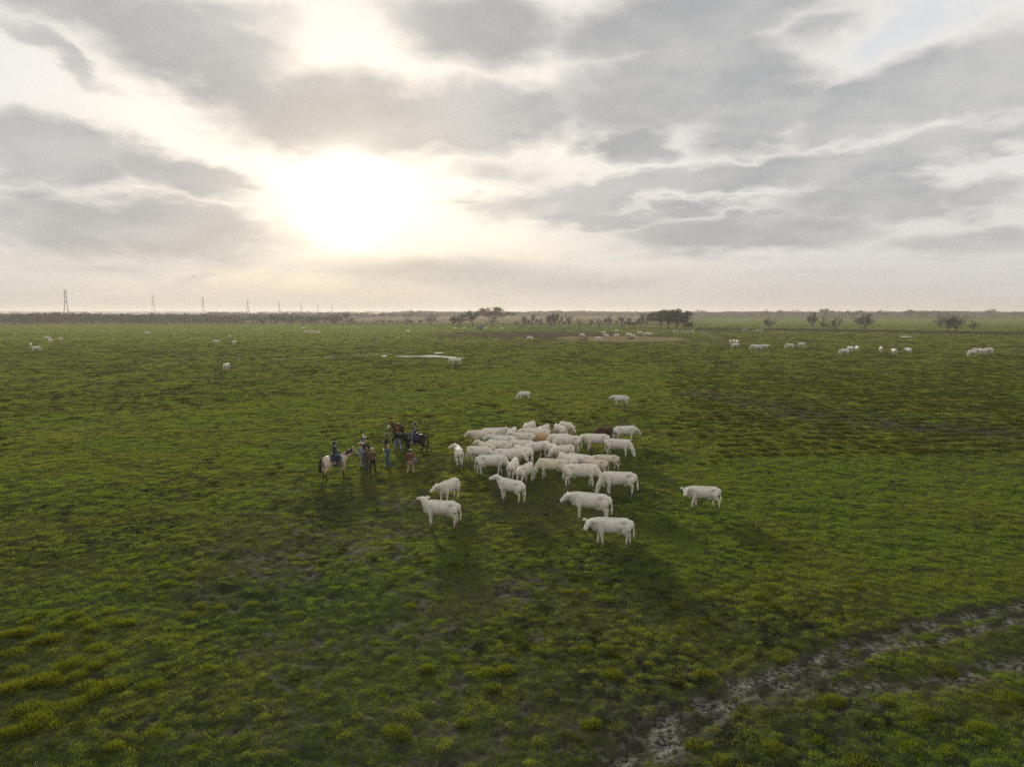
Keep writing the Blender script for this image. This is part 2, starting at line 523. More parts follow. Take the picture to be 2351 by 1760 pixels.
# ------------------------------------------------------------------ grass
def blades(n, spread, h0, h1, wdt, lean, rng, seg=2, dome=0.0):
    v, f, al, va = [], [], [], []
    for i in range(n):
        a, r = rng.uniform(0, 2 * math.pi), spread * math.sqrt(rng.random())
        x, y = r * math.cos(a), r * math.sin(a)
        h = rng.uniform(h0, h1) * (1 - dome * (r / spread) ** 2)
        d = rng.uniform(0, 2 * math.pi) if rng.random() < .4 else a + rng.gauss(0, .6)
        ln = h * lean * rng.uniform(.3, 1.0) * (.4 + r / spread)
        t = rng.uniform(0, math.pi)
        wx, wy = wdt * math.cos(t) * .5, wdt * math.sin(t) * .5
        b = len(v)
        vr = rng.random()
        for s in range(seg):
            q = s / seg
            ox, oy = ln * q * q * math.cos(d), ln * q * q * math.sin(d)
            k_ = 1 - .45 * q
            z = h * (q - .12 * q * q)
            v += [(x + ox - wx * k_, y + oy - wy * k_, z - (.02 if s == 0 else 0)), (x + ox + wx * k_, y + oy + wy * k_, z - (.02 if s == 0 else 0))]
            al += [q, q]
            va += [vr, vr]
        v.append((x + ln * math.cos(d), y + ln * math.sin(d), h * .86))
        al.append(1)
        va.append(vr)
        for s in range(seg - 1):
            f.append((b + 2 * s, b + 2 * s + 1, b + 2 * s + 3, b + 2 * s + 2))
        f.append((b + 2 * seg - 2, b + 2 * seg - 1, b + 2 * seg))
    return v, f, al, va


def blade_mesh(name, m_, *a, **k_):
    v, f, al, va = blades(*a, **k_)
    return mesh_from(name, v, f, [m_], attrs=[('along', 'POINT', al), ('vary', 'POINT', va)])


rng = random.Random(3)
lib_short = bpy.data.collections.new("short_grass_pieces")
for i in range(5):
    me = blade_mesh(f"short_grass_patch_{i}", M_GRASS, 46, .13, .022, .060, .0085, 1.2, rng, seg=1)
    lib_short.objects.link(bpy.data.objects.new(f"short_grass_patch_{i}", me))
lib_tuft = bpy.data.collections.new("tussock_pieces")
tussock_meshes = []
for i in range(5):
    me = blade_mesh(f"grass_tussock_{i}", M_TUSSOCK, 430, .23, .12, .24, .0075, .75, rng, seg=2, dome=.65)
    tussock_meshes.append(me)
    me = blade_mesh(f"grass_clump_{i}", M_CLUMP, 190, .22, .12, .27, .014, .9, rng, seg=2, dome=.45)
    lib_tuft.objects.link(bpy.data.objects.new(f"grass_clump_{i}", me))


def scatter(name, X, Y, Z, SXY, SZ, tint, lib, label):
    n = len(X)
    me = bpy.data.meshes.new(name)
    me.vertices.add(n)
    me.vertices.foreach_set('co', np.stack([X, Y, Z], -1).astype(np.float32).reshape(-1))
    for an, d in (('sxy', SXY), ('sz', SZ), ('tint', tint), ('rot', np.random.RandomState(5).uniform(0, 6.283, n))):
        a_ = me.attributes.new(an, 'FLOAT', 'POINT')
        a_.data.foreach_set('value', np.asarray(d, np.float32))
    o = add(name, me, label=label, cat="grass", kind="stuff")
    ng = bpy.data.node_groups.new(name + "_scatter", 'GeometryNodeTree')
    ng.interface.new_socket('Geometry', in_out='INPUT', socket_type='NodeSocketGeometry')
    ng.interface.new_socket('Geometry', in_out='OUTPUT', socket_type='NodeSocketGeometry')
    N, L = ng.nodes, ng.links
    gi, go = N.new('NodeGroupInput'), N.new('NodeGroupOutput')
    iop = N.new('GeometryNodeInstanceOnPoints')
    ci = N.new('GeometryNodeCollectionInfo')
    ci.inputs['Collection'].default_value = lib
    ci.inputs['Separate Children'].default_value = True
    ci.inputs['Reset Children'].default_value = True
    iop.inputs['Pick Instance'].default_value = True
    L.new(gi.outputs[0], iop.inputs['Points'])
    L.new(ci.outputs[0], iop.inputs['Instance'])

    def named(nm):
        q = N.new('GeometryNodeInputNamedAttribute')
        q.data_type = 'FLOAT'
        q.inputs['Name'].default_value = nm
        return q.outputs[0]
    cr, cs = N.new('ShaderNodeCombineXYZ'), N.new('ShaderNodeCombineXYZ')
    L.new(named('rot'), cr.inputs[2])
    sx = named('sxy')
    L.new(sx, cs.inputs[0])
    L.new(sx, cs.inputs[1])
    L.new(named('sz'), cs.inputs[2])
    L.new(cr.outputs[0], iop.inputs['Rotation'])
    L.new(cs.outputs[0], iop.inputs['Scale'])
    L.new(iop.outputs[0], go.inputs[0])
    md = o.modifiers.new("scatter", 'NODES')
    md.node_group = ng
    return o


def wedge(n, y0, y1, dens_pow, seed):
    """Points in the wedge of pasture in view, thinning with distance as y**-dens_pow."""
    r_ = np.random.RandomState(seed)
    ys = np.linspace(y0, y1, 4000)
    pdf = (ys * .80 + 3) * (dens_pow(ys) if callable(dens_pow) else ys ** (-dens_pow))
    cdf = np.cumsum(pdf)
    cdf /= cdf[-1]
    y = np.interp(r_.random_sample(n), cdf, ys)
    x = r_.uniform(-1, 1, n) * (y * .80 + 3)
    return x, y, r_


# 1: short turf everywhere
x, y, r_ = wedge(230000, 12.5, 600, lambda v: np.maximum(v / 25.0, 1.0) ** -2.0, 1)
m = mud_mask(x, y)
smooth = np.zeros(len(x))
for px, py, hw, hh, st in SMOOTH:
    smooth = np.maximum(smooth, st * blob(x, y, px, py, hw, hh))
patchy = sstep(.85 * fbm(x, y, .30, 2, 31, .6) + .40 * fbm(x, y, 1.2, 2, 35) + .45 * fbm(x, y, 7, 2, 32) + .75 * smooth - .09 + .17 * sstep(y, 28, 62), -.05, .16)
fullness = np.clip((1 - m * 1.15), 0, 1) * (.06 + .94 * patchy)
bx2 = np.exp(-((x - bx_) / 52) ** 4 - ((y - by_) / 55) ** 4) + np.exp(-((x - hx) / 30) ** 4 - ((y - hy) / 34) ** 4)
fullness *= np.clip(1 - bx2, 0, 1)
keep = np.random.RandomState(9).random_sample(len(x)) < fullness + .05
x, y, m, patchy, smooth = x[keep], y[keep], m[keep], patchy[keep], smooth[keep]
s = np.maximum(1.0, y / 25)
rs = np.random.RandomState(4)
tint = np.clip(.34 + .16 * sstep(y, 35, 80) + .2 * sstep(y, 170, 280) - .30 * smooth + 1.1 * fbm(x, y, 11, 3, 33) + .6 * fbm(x, y, 1.4, 2, 34) + rs.normal(0, .12, len(x)), 0, 1)  # distant turf tinted yellower, sunlit brightness put into its colour
sz = (.45 + .80 * patchy) * (1 - .20 * smooth) * rs.uniform(.5, 1.4, len(x)) * np.maximum(1, (y / 25) ** .35)
scatter("grass", x, y, terrain_full(x, y) * sstep(620 - y, 0, 60), s * rs.uniform(.8, 1.3, len(x)), sz, tint, lib_short, "short green pasture grass covering the wide flat field")

# 2: small tussocks past counting
x, y, r_ = wedge(48000, 14, 360, .95, 6)
cl = fbm(x, y, 7, 3, 41) + .5 * fbm(x, y, 28, 2, 42)
smooth = np.zeros(len(x))
for px, py, hw, hh, st in SMOOTH:
    smooth = np.maximum(smooth, st * blob(x, y, px, py, hw, hh))
ok = (cl + r_.normal(0, .14, len(x)) - .6 * smooth + .10 * sstep(y, 60, 110) > .02) & (mud_mask(x, y) < .5)
ok &= (np.exp(-((x - bx_) / 52) ** 4 - ((y - by_) / 55) ** 4) + np.exp(-((x - hx) / 30) ** 4 - ((y - hy) / 36) ** 4)) < .3
x, y, cl = x[ok], y[ok], cl[ok]
sc = np.random.RandomState(8).lognormal(-.38, .42, len(x)) * np.maximum(1, (y / 42) ** .38) * (.55 + .45 * sstep(y, 30, 60))
fx0, fy0 = on_plane(2150, 905)
fi, fj = np.meshgrid(np.arange(-34, 40), np.arange(-16, 17))
rf = np.random.RandomState(15)
fx = fx0 + fi * 1.05 + fj * .35 + rf.normal(0, .13, fi.shape)
fy = fy0 + fj * 2.3 + fi * .12 + rf.normal(0, .22, fi.shape)
fk_ = rf.random_sample(fi.shape) < .8
x, y, sc = np.concatenate([x, fx[fk_]]), np.concatenate([y, fy[fk_]]), np.concatenate([sc, rf.uniform(1.5, 2.1, fk_.sum())])
scatter("grass_clumps", x, y, terrain_full(x, y) - .02, sc * 1.15, sc * .72 * np.minimum(1, (y / 60.0) ** -.35), np.random.RandomState(2).uniform(0, .8, len(x)), lib_tuft, "small grass clumps toned dark for shade, dotted over the whole pasture")


# 3: the tussocks that stand out, one by one
def reg(x0, y0, sc_, pts):
    return [(x0 + a / sc_, y0 + b / sc_) for a, b in pts]


T_LEFT = reg(0, 1260, 2.836, [(105, 560), (385, 495), (280, 425), (200, 465), (490, 445), (700, 410), (720, 480), (830, 490), (530, 490), (600, 530), (100, 680), (560, 590), (730, 705),
                              (640, 640), (480, 750), (620, 760), (110, 795), (500, 830), (290, 860), (380, 870), (740, 895), (620, 950), (550, 895), (30, 930), (180, 1045), (350, 1035), (510, 1025),
                              (120, 900), (240, 1125), (345, 1150), (160, 1190), (50, 1220), (200, 880), (430, 760), (330, 590), (20, 560), (150, 550), (60, 1215), (300, 600), (680, 890)])
T_SCAT = reg(0, 1260, 2.836, [(1000, 1215), (745, 1300), (1335, 790), (980, 890), (1255, 180), (1085, 230), (700, 235), (815, 255), (1430, 385), (1300, 375), (1660, 465), (1635, 365), (1350, 415),
                              (1230, 435), (1080, 120), (720, 155), (870, 135), (2100, 80), (1990, 90), (1930, 425)])
T_MID = reg(780, 1260, 2.836, [(460, 370), (560, 80), (1580, 275), (1480, 280), (1720, 325), (1590, 660), (1750, 655), (1130, 670), (1780, 820), (1080, 795), (810, 1125), (570, 780), (755, 715),
                               (345, 720), (2100, 365), (2180, 375), (230, 605), (990, 910), (1640, 1150), (960, 810)])
T_RIGHT = reg(1560, 1260, 2.796, [(310, 240), (510, 305), (490, 360), (945, 278), (1140, 248), (1455, 338), (150, 485), (150, 805), (650, 705), (985, 970), (1330, 980), (1570, 1100), (2180, 955),
                                  (2080, 960), (1940, 1150), (1730, 1300), (1150, 1370), (590, 1270), (110, 1250), (280, 1360), (1490, 1280), (880, 1220), (2140, 930), (1720, 780)])
rt = random.Random(12)


def tussock(px, py, size, label, group):
    gx, gy = on_plane(px, py)
    o = add("grass_tussock", rt.choice(tussock_meshes), label=label, cat="tussock", group=group, loc=(gx, gy, ground_z(gx, gy) - .02), rz=rt.uniform(0, 6.28))
    o.scale = (size * rt.uniform(.9, 1.3), size * rt.uniform(.9, 1.3), size * rt.uniform(.75, 1.0))
    return o


for p in T_LEFT:
    tussock(*p, rt.uniform(1.25, 1.9), "shaggy yellow-green tussock in the dense tussock patch at lower left", "tussocks crowded at lower left")
for p in T_SCAT:
    tussock(*p, rt.uniform(.9, 1.4), "lone yellow-green tussock spread out right of and above the dense patch", "tussocks strewn across the left foreground")
for p in T_MID:
    tussock(*p, rt.uniform(.9, 1.4), "lone grass tussock on bare trampled turf below the herd", "tussocks in the middle foreground")
for p in T_RIGHT:
    tussock(*p, rt.uniform(.9, 1.4), "grass tussock beside the muddy wheel tracks at lower right", "tussocks near the wheel tracks")
tussock(910, 1682, 1.5, "low dark brown tussock alone near the bottom edge of the picture", None)

# ------------------------------------------------------------------ haze
hb = bmesh.new()
bmesh.ops.create_cube(hb, size=1.0)
bmesh.ops.scale(hb, vec=(18400, 9200, 42), verts=hb.verts)
bmesh.ops.translate(hb, vec=(0, 4200, 19), verts=hb.verts)
hm = bpy.data.meshes.new("haze")
hb.to_mesh(hm)
hb.free()
M_HAZE = bpy.data.materials.new("haze")
M_HAZE.use_nodes = True
hk = Nodes(M_HAZE.node_tree)
pv = hk.node('ShaderNodeVolumePrincipled', {'Color': rgb(.74, .70, .64), 'Density': .00021, 'Anisotropy': .30})
ho = hk.node('ShaderNodeOutputMaterial')
hk.l.new(pv.outputs[0], ho.inputs['Volume'])
hm.materials.append(M_HAZE)
haze = add("haze", hm, kind="stuff", label="pale morning haze lying over the whole pasture", cat="haze")


# ------------------------------------------------------------------ mesh kit
class Kit:
    """Collects tubes and boxes of one part."""

    def __init__(self):
        self.v, self.f = [], []

    def tube(self, pts, radii, n=8, caps=True, flat=None):
        """Loft along pts; radii are numbers or (side, up) pairs."""
        pts = [Vector(p) for p in pts]
        base = len(self.v)
        prev = None
        for i, p in enumerate(pts):
            t = (pts[min(i + 1, len(pts) - 1)] - pts[max(i - 1, 0)]).normalized()
            up = Vector((0, 0, 1)) if abs(t.z) < .95 else Vector((1, 0, 0))
            if prev is not None and abs(t.z) >= .6:
                up = prev
            a = t.cross(up)
            if a.length < 1e-4:
                a = t.cross(Vector((0, 1, 0)))
            a.normalize()
            b = a.cross(t).normalized()
            prev = b
            r = radii[i]
            ra, rb = r if isinstance(r, (tuple, list)) else (r, r)
            for j in range(n):
                an = 2 * math.pi * j / n
                self.v.append(tuple(p + a * (ra * math.cos(an)) + b * (rb * math.sin(an))))
        for i in range(len(pts) - 1):
            for j in range(n):
                q = base + i * n
                self.f.append((q + j, q + (j + 1) % n, q + n + (j + 1) % n, q + n + j))
        if caps:
            self.f.append(tuple(base + j for j in reversed(range(n))))
            e = base + (len(pts) - 1) * n
            self.f.append(tuple(e + j for j in range(n)))
        return self

    def box(self, c, s, rz=0.0):
        b = len(self.v)
        for dx_ in (-.5, .5):
            for dy_ in (-.5, .5):
                for dz_ in (-.5, .5):
                    x_, y_ = dx_ * s[0], dy_ * s[1]
                    self.v.append((c[0] + x_ * math.cos(rz) - y_ * math.sin(rz), c[1] + x_ * math.sin(rz) + y_ * math.cos(rz), c[2] + dz_ * s[2]))
        self.f += [tuple(b + i for i in q) for q in ((0, 1, 3, 2), (4, 6, 7, 5), (0, 4, 5, 1), (2, 3, 7, 6), (0, 2, 6, 4), (1, 5, 7, 3))]
        return self

    def ball(self, c, r, n=10, m=7):
        rx, ry, rz_ = r if isinstance(r, (tuple, list)) else (r, r, r)
        b = len(self.v)
        for i in range(1, m):
            th = math.pi * i / m
            for j in range(n):
                ph = 2 * math.pi * j / n
                self.v.append((c[0] + rx * math.sin(th) * math.cos(ph), c[1] + ry * math.sin(th) * math.sin(ph), c[2] + rz_ * math.cos(th)))
        self.v += [(c[0], c[1], c[2] + rz_), (c[0], c[1], c[2] - rz_)]
        t, bt = len(self.v) - 2, len(self.v) - 1
        for i in range(m - 2):
            for j in range(n):
                q = b + i * n
                self.f.append((q + j, q + n + j, q + n + (j + 1) % n, q + (j + 1) % n))
        for j in range(n):
            self.f.append((t, b + j, b + (j + 1) % n))
            e = b + (m - 2) * n
            self.f.append((bt, e + (j + 1) % n, e + j))
        return self

    def mesh(self, name, m_, smooth=True):
        return mesh_from(name, self.v, self.f, [m_], smooth)


def noisy_mat(name, c0, c1, scale, rough=.85, spec=.2, lo=.35, hi=.65):
    m_ = bpy.data.materials.new(name)
    m_.use_nodes = True
    k = Nodes(m_.node_tree)
    oc = k.node('ShaderNodeTexCoord').outputs['Object']
    n_ = k.noise(oc, scale, 4, .6, dim='3D')
    bs = k.node('ShaderNodeBsdfPrincipled', {'Base Color': k.mix(k.step(n_, lo, hi), rgb(*c0), rgb(*c1)), 'Roughness': rough, 'Specular IOR Level': spec})
    k.node('ShaderNodeOutputMaterial', {0: bs.outputs[0]})
    return m_


def leaf_mat(name, c0, c1, trans=.3):
    m_ = bpy.data.materials.new(name)
    m_.use_nodes = True
    k = Nodes(m_.node_tree)
    geo = k.node('ShaderNodeTexCoord').outputs['Object']
    n_ = k.noise(geo, 1.3, 4, .7, dim='3D')
    c = k.mix(k.step(n_, .35, .65), rgb(*c0), rgb(*c1))
    d = k.node('ShaderNodeBsdfDiffuse', {'Color': c})
    t = k.node('ShaderNodeBsdfTranslucent', {'Color': c})
    mx = k.node('ShaderNodeMixShader', {0: trans, 1: d.outputs[0], 2: t.outputs[0]})
    k.node('ShaderNodeOutputMaterial', {0: mx.outputs[0]})
    return m_


M_BARK = noisy_mat("bark", (.045, .038, .032), (.085, .075, .065), 6)
M_TWIG = leaf_mat("bare_twigs", (.035, .032, .027), (.065, .058, .048), .1)
M_LEAF = leaf_mat("evergreen_leaves", (.028, .040, .016), (.060, .072, .026))
M_LEAF_D = leaf_mat("dark_evergreen_leaves", (.022, .034, .022), (.045, .060, .034))
M_SCRUB = leaf_mat("winter_scrub", (.044, .046, .032), (.080, .077, .056), .2)
M_STEEL = noisy_mat("galvanised_steel", (.16, .16, .16), (.24, .24, .24), 3, .6, .4)
M_WHITEPAINT = noisy_mat("white_paint", (.62, .61, .58), (.76, .75, .72), 5, .6)
M_POST = noisy_mat("weathered_wood", (.12, .105, .085), (.21, .19, .16), 8)
M_RUST = noisy_mat("dark_pipe", (.035, .026, .020), (.07, .05, .038), 5)
M_HAY = noisy_mat("hay", (.26, .19, .09), (.42, .33, .17), 9)
M_BIRD = mat("bird_feathers", (.02, .02, .02))


def quad_leaf(v, f, c, size, rnd, long_=1.0):
    n_ = Vector((rnd.gauss(0, 1), rnd.gauss(0, 1), rnd.gauss(0, 1))).normalized()
    a = n_.orthogonal().normalized()
    a.rotate(Matrix.Rotation(rnd.uniform(0, 6.28), 3, n_))
    b = n_.cross(a)
    i = len(v)
    a, b = a * size * long_, b * size
    v += [tuple(c - a), tuple(c - b * .6), tuple(c + a), tuple(c + b * .6)]
    f.append((i, i + 1, i + 2, i + 3))


def tree_meshes(seed, leafy, twigs=900, leaf=.28, crown_m=None, low=.25):
    """A unit-size tree 10 m tall: trunk with limbs, and a crown of twigs or leaves."""
    rnd = random.Random(seed)
    tk = Kit()
    ends = []
    th = rnd.uniform(1.8, 2.8)
    lean = (rnd.uniform(-.4, .4), rnd.uniform(-.4, .4))
    tk.tube([(0, 0, -.3), (lean[0] * .3, lean[1] * .3, th * .5), (lean[0], lean[1], th)], [.32, .24, .20], 7)
    for i in range(rnd.randint(6, 8)):
        a = i * 2.4 + rnd.uniform(-.5, .5)
        L = rnd.uniform(3.2, 5.4)
        el_ = rnd.uniform(.45, 1.25)
        p = Vector((lean[0], lean[1], th * rnd.uniform(.75, 1.0)))
        d = Vector((math.cos(a) * math.cos(el_), math.sin(a) * math.cos(el_), math.sin(el_)))
        pts, rad = [p], [.15]
        for s_ in range(4):
            d = (d + Vector((rnd.gauss(0, .18), rnd.gauss(0, .18), rnd.gauss(.06, .14)))).normalized()
            pts.append(pts[-1] + d * L / 4)
            rad.append(.15 - .03 * (s_ + 1))
        tk.tube(pts, rad, 5)
        ends += [(q, d) for q in pts[2:]]
        for s_ in range(3):
            q = pts[rnd.randint(2, 4)]
            d2 = (d + Vector((rnd.gauss(0, .7), rnd.gauss(0, .7), rnd.gauss(.1, .4)))).normalized()
            q2 = q + d2 * rnd.uniform(1.0, 2.0)
            tk.tube([q, (q + q2) / 2 + Vector((rnd.gauss(0, .1), rnd.gauss(0, .1), .1)), q2], [.06, .045, .025], 4)
            ends += [(q2, d2), ((q + q2) / 2, d2)]
    top = max(e[0].z for e in ends)
    k_ = 9.4 / top
    tk.v = [(a * k_, b * k_, c * k_) for a, b, c in tk.v]
    v, f = [], []
    for i in range(twigs):
        e, d = rnd.choice(ends)
        c = e * k_ + Vector((rnd.gauss(0, .55), rnd.gauss(0, .55), rnd.gauss(0, .45)))
        if leafy:
            c.z = max(c.z, low * 10 * rnd.uniform(.6, 1))
            quad_leaf(v, f, c, leaf * rnd.uniform(.6, 1.3), rnd)
        else:
            dd = (d + Vector((rnd.gauss(0, .5), rnd.gauss(0, .5), rnd.gauss(.15, .4)))).normalized()
            s_ = dd.orthogonal().normalized() * rnd.uniform(.035, .06)
            i0 = len(v)
            e2 = c + dd * rnd.uniform(.5, 1.2)
            v += [tuple(c - s_), tuple(c + s_), tuple(e2)]
            f.append((i0, i0 + 1, i0 + 2))
    return tk.mesh("trunk", M_BARK), mesh_from("crown", v, f, [crown_m])


BARE = [tree_meshes(100 + i, False, 1900, crown_m=M_TWIG) for i in range(5)]
LEAFY = [tree_meshes(200 + i, True, 2000, .30, M_LEAF, .3) for i in range(2)]
DENSE = [tree_meshes(300 + i, True, 2600, .34, M_LEAF_D, .03) for i in range(2)]
rtree = random.Random(77)


def tree(name, px, base_y, top_y, hw, meshes, label, group=None, dist=None):
    gx, gy = on_plane(px, base_y)
    if dist:
        k_ = dist / gy
        gx, gy = gx * k_, dist
    hgt = max(2.0, CAM_H - (top_y - HORIZON) / FPX * gy)
    wid_ = hw / FPX * gy
    o = add(name, None, label=label, cat="tree", group=group, loc=(gx, gy, -.05), rz=rtree.uniform(0, 6.28))
    sz_ = hgt / 10.0
    sx_ = max(.35 * sz_, min(2.2 * sz_, wid_ / 3.6))
    o.scale = (sx_, sx_, sz_)
    tm, cm = meshes
    add("trunk", tm, o)
    add("crown", cm, o)
    return o


FENCE_TREES_L = [(632, 742, 722, 14), (714, 743, 727, 10), (768, 743, 723, 10), (795, 743, 719, 13), (877, 746, 730, 8), (936, 746, 732, 9), (990, 747, 723, 10), (600, 742, 728, 9), (670, 743, 729, 9)]
FENCE_TREES_C = [(1129, 748, 731, 10), (1186, 750, 734, 6), (1204, 751, 725, 9), (1223, 751, 721, 9), (1242, 750, 729, 8), (1264, 752, 721, 10), (1290, 751, 726, 7), (1306, 751, 723, 11),
                 (1330, 751, 730, 8), (1356, 751, 731, 7), (1375, 752, 729, 9), (1397, 752, 725, 9), (1427, 752, 726, 12), (1484, 753, 718, 12), (1445, 752, 728, 9), (1470, 752, 727, 8)]
FENCE_TREES_R = [(1766, 757, 730, 11), (1865, 757, 718, 10), (1891, 758, 724, 8), (1915, 759, 722, 17), (1985, 760, 721, 17), (2158, 762, 721, 10), (2177, 763, 724, 9), (2194, 764, 723, 17), (2235, 764, 735, 8)]
FAR_TREES_R = [(1608, 728, 710, 9), (1765, 728.5, 711, 12), (1791, 728.5, 711, 10), (1826, 728.5, 708, 11), (1893, 729, 708.5, 13), (1959, 730, 712, 12), (1985, 730, 712, 10), (2027, 730.5, 712, 10),
               (2085, 730.5, 711, 14), (2118, 730.5, 715, 10), (2156, 730.6, 713, 10), (2183, 730, 717, 10), (2274, 728.5, 709, 10), (2330, 729.5, 714, 8), (1720, 729, 714, 9), (1860, 729, 713, 9), (1930, 729, 713, 9)]
for t in FENCE_TREES_L:
    tree("bare_tree", *t, rtree.choice(BARE), "small leafless tree along the far fence under the sun glow", "leafless trees along the far fence, sunward side")
for t in FENCE_TREES_C:
    tree("bare_tree", *t, rtree.choice(BARE), "small leafless tree along the far fence before the tan field", "leafless trees before the tan field")
for t, lb in zip(FENCE_TREES_R, ["leafless tree right beside the white corral pieces", "tall narrow leafless tree on dark fence line", "slim short leafless tree right of the tall narrow one",
                                 "wide spreading leafless tree at the end of a row of three", "lone wide leafless tree midway along the dark fence line", "narrow leafless tree at the head of the rightmost cluster",
                                 "thin leafless tree in the middle of the rightmost cluster", "broad leafless tree in the rightmost cluster", "stunted leafless tree at the right end of the dark fence line"]):
    tree("bare_tree", *t, rtree.choice(BARE), lb, "leafless trees on the dark fence line")
for i, t in enumerate(FAR_TREES_R):
    tree("distant_tree", *t, LEAFY[i % 2] if i in (4, 8, 5, 9) else BARE[i % 5], "tree in the distant row on the right horizon, beyond the green meadow", "distant tree row on the right horizon")
tree("evergreen_tree", 1041, 749, 728, 8, LEAFY[0], "small dark evergreen, left one of two standing close together", "small evergreens")
tree("evergreen_tree", 1053, 748, 723, 13, LEAFY[1], "fuller dark evergreen, right one of two standing close together", "small evergreens")
tree("evergreen_tree", 1085, 746, 714, 18, LEAFY[0], "round green tree left of the tallest spreading tree")
tree("evergreen_tree", 1134, 741, 704, 27, LEAFY[1], "tallest spreading green tree standing above the horizon at centre")
tree("evergreen_tree", 1275, 751, 719, 9, LEAFY[0], "narrow green-topped tree among leafless ones before the tan field")
tree("evergreen_shrub", 1455, 751, 739, 12, DENSE[0], "low dark evergreen shrub before the tan field")
for px, by, ty, hw, lb in ((1516, 753, 712, 20, "leftmost tree of the big dark evergreen clump"), (1534, 755, 709, 24, "tallest middle tree of the big dark evergreen clump"),
                           (1553, 755, 711, 22, "right middle tree of the big dark evergreen clump"), (1568, 754, 716, 16, "rightmost tree of the big dark evergreen clump")):
    tree("evergreen_tree", px, by, ty, hw, DENSE[px % 2], lb, "dark evergreen clump")
tree("evergreen_shrub", 1580, 756, 738, 10, DENSE[1], "low dark bush at the right foot of the big evergreen clump")

# distant woods: past counting
lib_wood = bpy.data.collections.new("distant_wood_pieces")
for i in range(5):
    tm, cm = tree_meshes(400 + i, i % 2 == 0, 420, .55, M_SCRUB if i % 2 == 0 else M_TWIG, .08)
    wb = bmesh.new()
    wb.from_mesh(tm)
    wb.from_mesh(cm)
    wm = bpy.data.meshes.new(f"wood_piece_{i}")
    wb.to_mesh(wm)
    wb.free()
    wm.materials.append(M_SCRUB if i % 2 == 0 else M_TWIG)
    lib_wood.objects.link(bpy.data.objects.new(f"wood_piece_{i}", wm))
rw = np.random.RandomState(50)
wx, wy, wz = [], [], []
for p0, p1, d0, d1, n_, h0, h1 in ((-160, 520, 690, 830, 520, 6.5, 10.4), (480, 780, 700, 860, 150, 4.5, 8.5), (480, 1010, 1150, 1500, 330, 8, 11.3), (900, 1530, 1500, 2000, 900, 10, 13), (1480, 2520, 1400, 2000, 1500, 9, 12.6),
                                   (-250, 2600, 3000, 5200, 700, 11, 13), (540, 1010, 640, 700, 90, 1.5, 4.0), (-150, 560, 655, 690, 160, 1.5, 5.0)):
    d_ = rw.uniform(d0, d1, n_)
    wx.append((rw.uniform(p0, p1, n_) - 1175.5) / FPX * d_)
    wy.append(d_)
    wz.append(rw.uniform(h0, h1, n_) * .1)
wx, wy, wz = map(np.concatenate, (wx, wy, wz))
wz = wz * (.88 + .42 * fbm(wx, wy * .2, 60, 3, 71))
wo_ = scatter("woodland", wx, wy, np.zeros(len(wx)) - .1, wz * rw.uniform(1.2, 1.9, len(wx)) * np.maximum(1, wy / 1500), wz, rw.uniform(0, 1, len(wx)), lib_wood, "low belt of distant woods along the horizon")
wo_['category'] = "woods"


# ------------------------------------------------------------------ pylons
def pylon_parts():
    fr, br = Kit(), Kit()
    lv = [(0, 4.6), (9, 2.9), (18, 1.55), (24, 1.25), (30, 1.15), (35, 1.1)]
    for sx_ in (-1, 1):
        for sy_ in (-1, 1):
            fr.tube([(sx_ * b, sy_ * b * .8, h) for h, b in lv], [.20, .19, .18, .17, .16, .15], 5)
    for (h0, b0), (h1, b1) in zip(lv[:-1], lv[1:]):
        for s_ in (-1, 1):
            br.tube([(-b0, s_ * b0 * .8, h0), (b1, s_ * b1 * .8, h1)], [.09, .09], 4)
            br.tube([(b0, s_ * b0 * .8, h0), (-b1, s_ * b1 * .8, h1)], [.09, .09], 4)
            br.tube([(s_ * b0, -b0 * .8, h0), (s_ * b1, b1 * .8, h1)], [.09, .09], 4)
            br.tube([(-b1, s_ * b1 * .8, h1), (b1, s_ * b1 * .8, h1)], [.10, .10], 4)
    arms = []
    for h_, L in ((21.5, 6.2), (26.5, 5.4), (31.5, 4.6)):
        for s_ in (-1, 1):
            a = Kit()
            a.tube([(s_ * 1.1, -.5, h_), (s_ * L, 0, h_ + .2)], [.11, .06], 4)
            a.tube([(s_ * 1.1, .5, h_), (s_ * L, 0, h_ + .2)], [.11, .06], 4)
            a.tube([(s_ * 1.1, 0, h_ + 1.5), (s_ * L, 0, h_ + .25)], [.09, .05], 4)
            a.tube([(s_ * (L - .1), 0, h_ + .2), (s_ * (L - .1), 0, h_ - 1.6)], [.09, .09], 5)
            arms.append(a.mesh("cross_arm", M_STEEL))
    return fr.mesh("leg_frame", M_STEEL), br.mesh("bracing", M_STEEL), arms


PY = pylon_parts()
PY_LB = ["tallest nearest lattice pylon at far left above the dark woods", "second lattice pylon from the left", "third lattice pylon from the left", "fourth lattice pylon from the left, faint in haze",
         "fifth lattice pylon from the left, very faint in haze", "sixth tiny lattice pylon from the left in sun glow", "seventh tiny lattice pylon from the left in sun glow", "eighth tiny lattice pylon from the left in sun glow"]
for i, D_ in enumerate((767, 994, 1197, 1464, 1737, 2000, 2255, 2520)):
    o = add("lattice_pylon", None, label=PY_LB[i], cat="pylon", group="pylons of the power line", loc=(-(410 + .09 * D_), D_, 0), rz=R(95 + 22))
    add("leg_frame", PY[0], o)
    add("bracing", PY[1], o)
    for a_ in PY[2]:
        add("cross_arm", a_, o)


# ------------------------------------------------------------------ fences, gates, posts
def polyline(pts, step_):
    out, carry = [], 0.0
    for (ax, ay), (bx, by) in zip(pts[:-1], pts[1:]):
        L = math.hypot(bx - ax, by - ay)
        t = carry
        while t < L:
            out.append((ax + (bx - ax) * t / L, ay + (by - ay) * t / L))
            t += step_
        carry = t - L
    return out


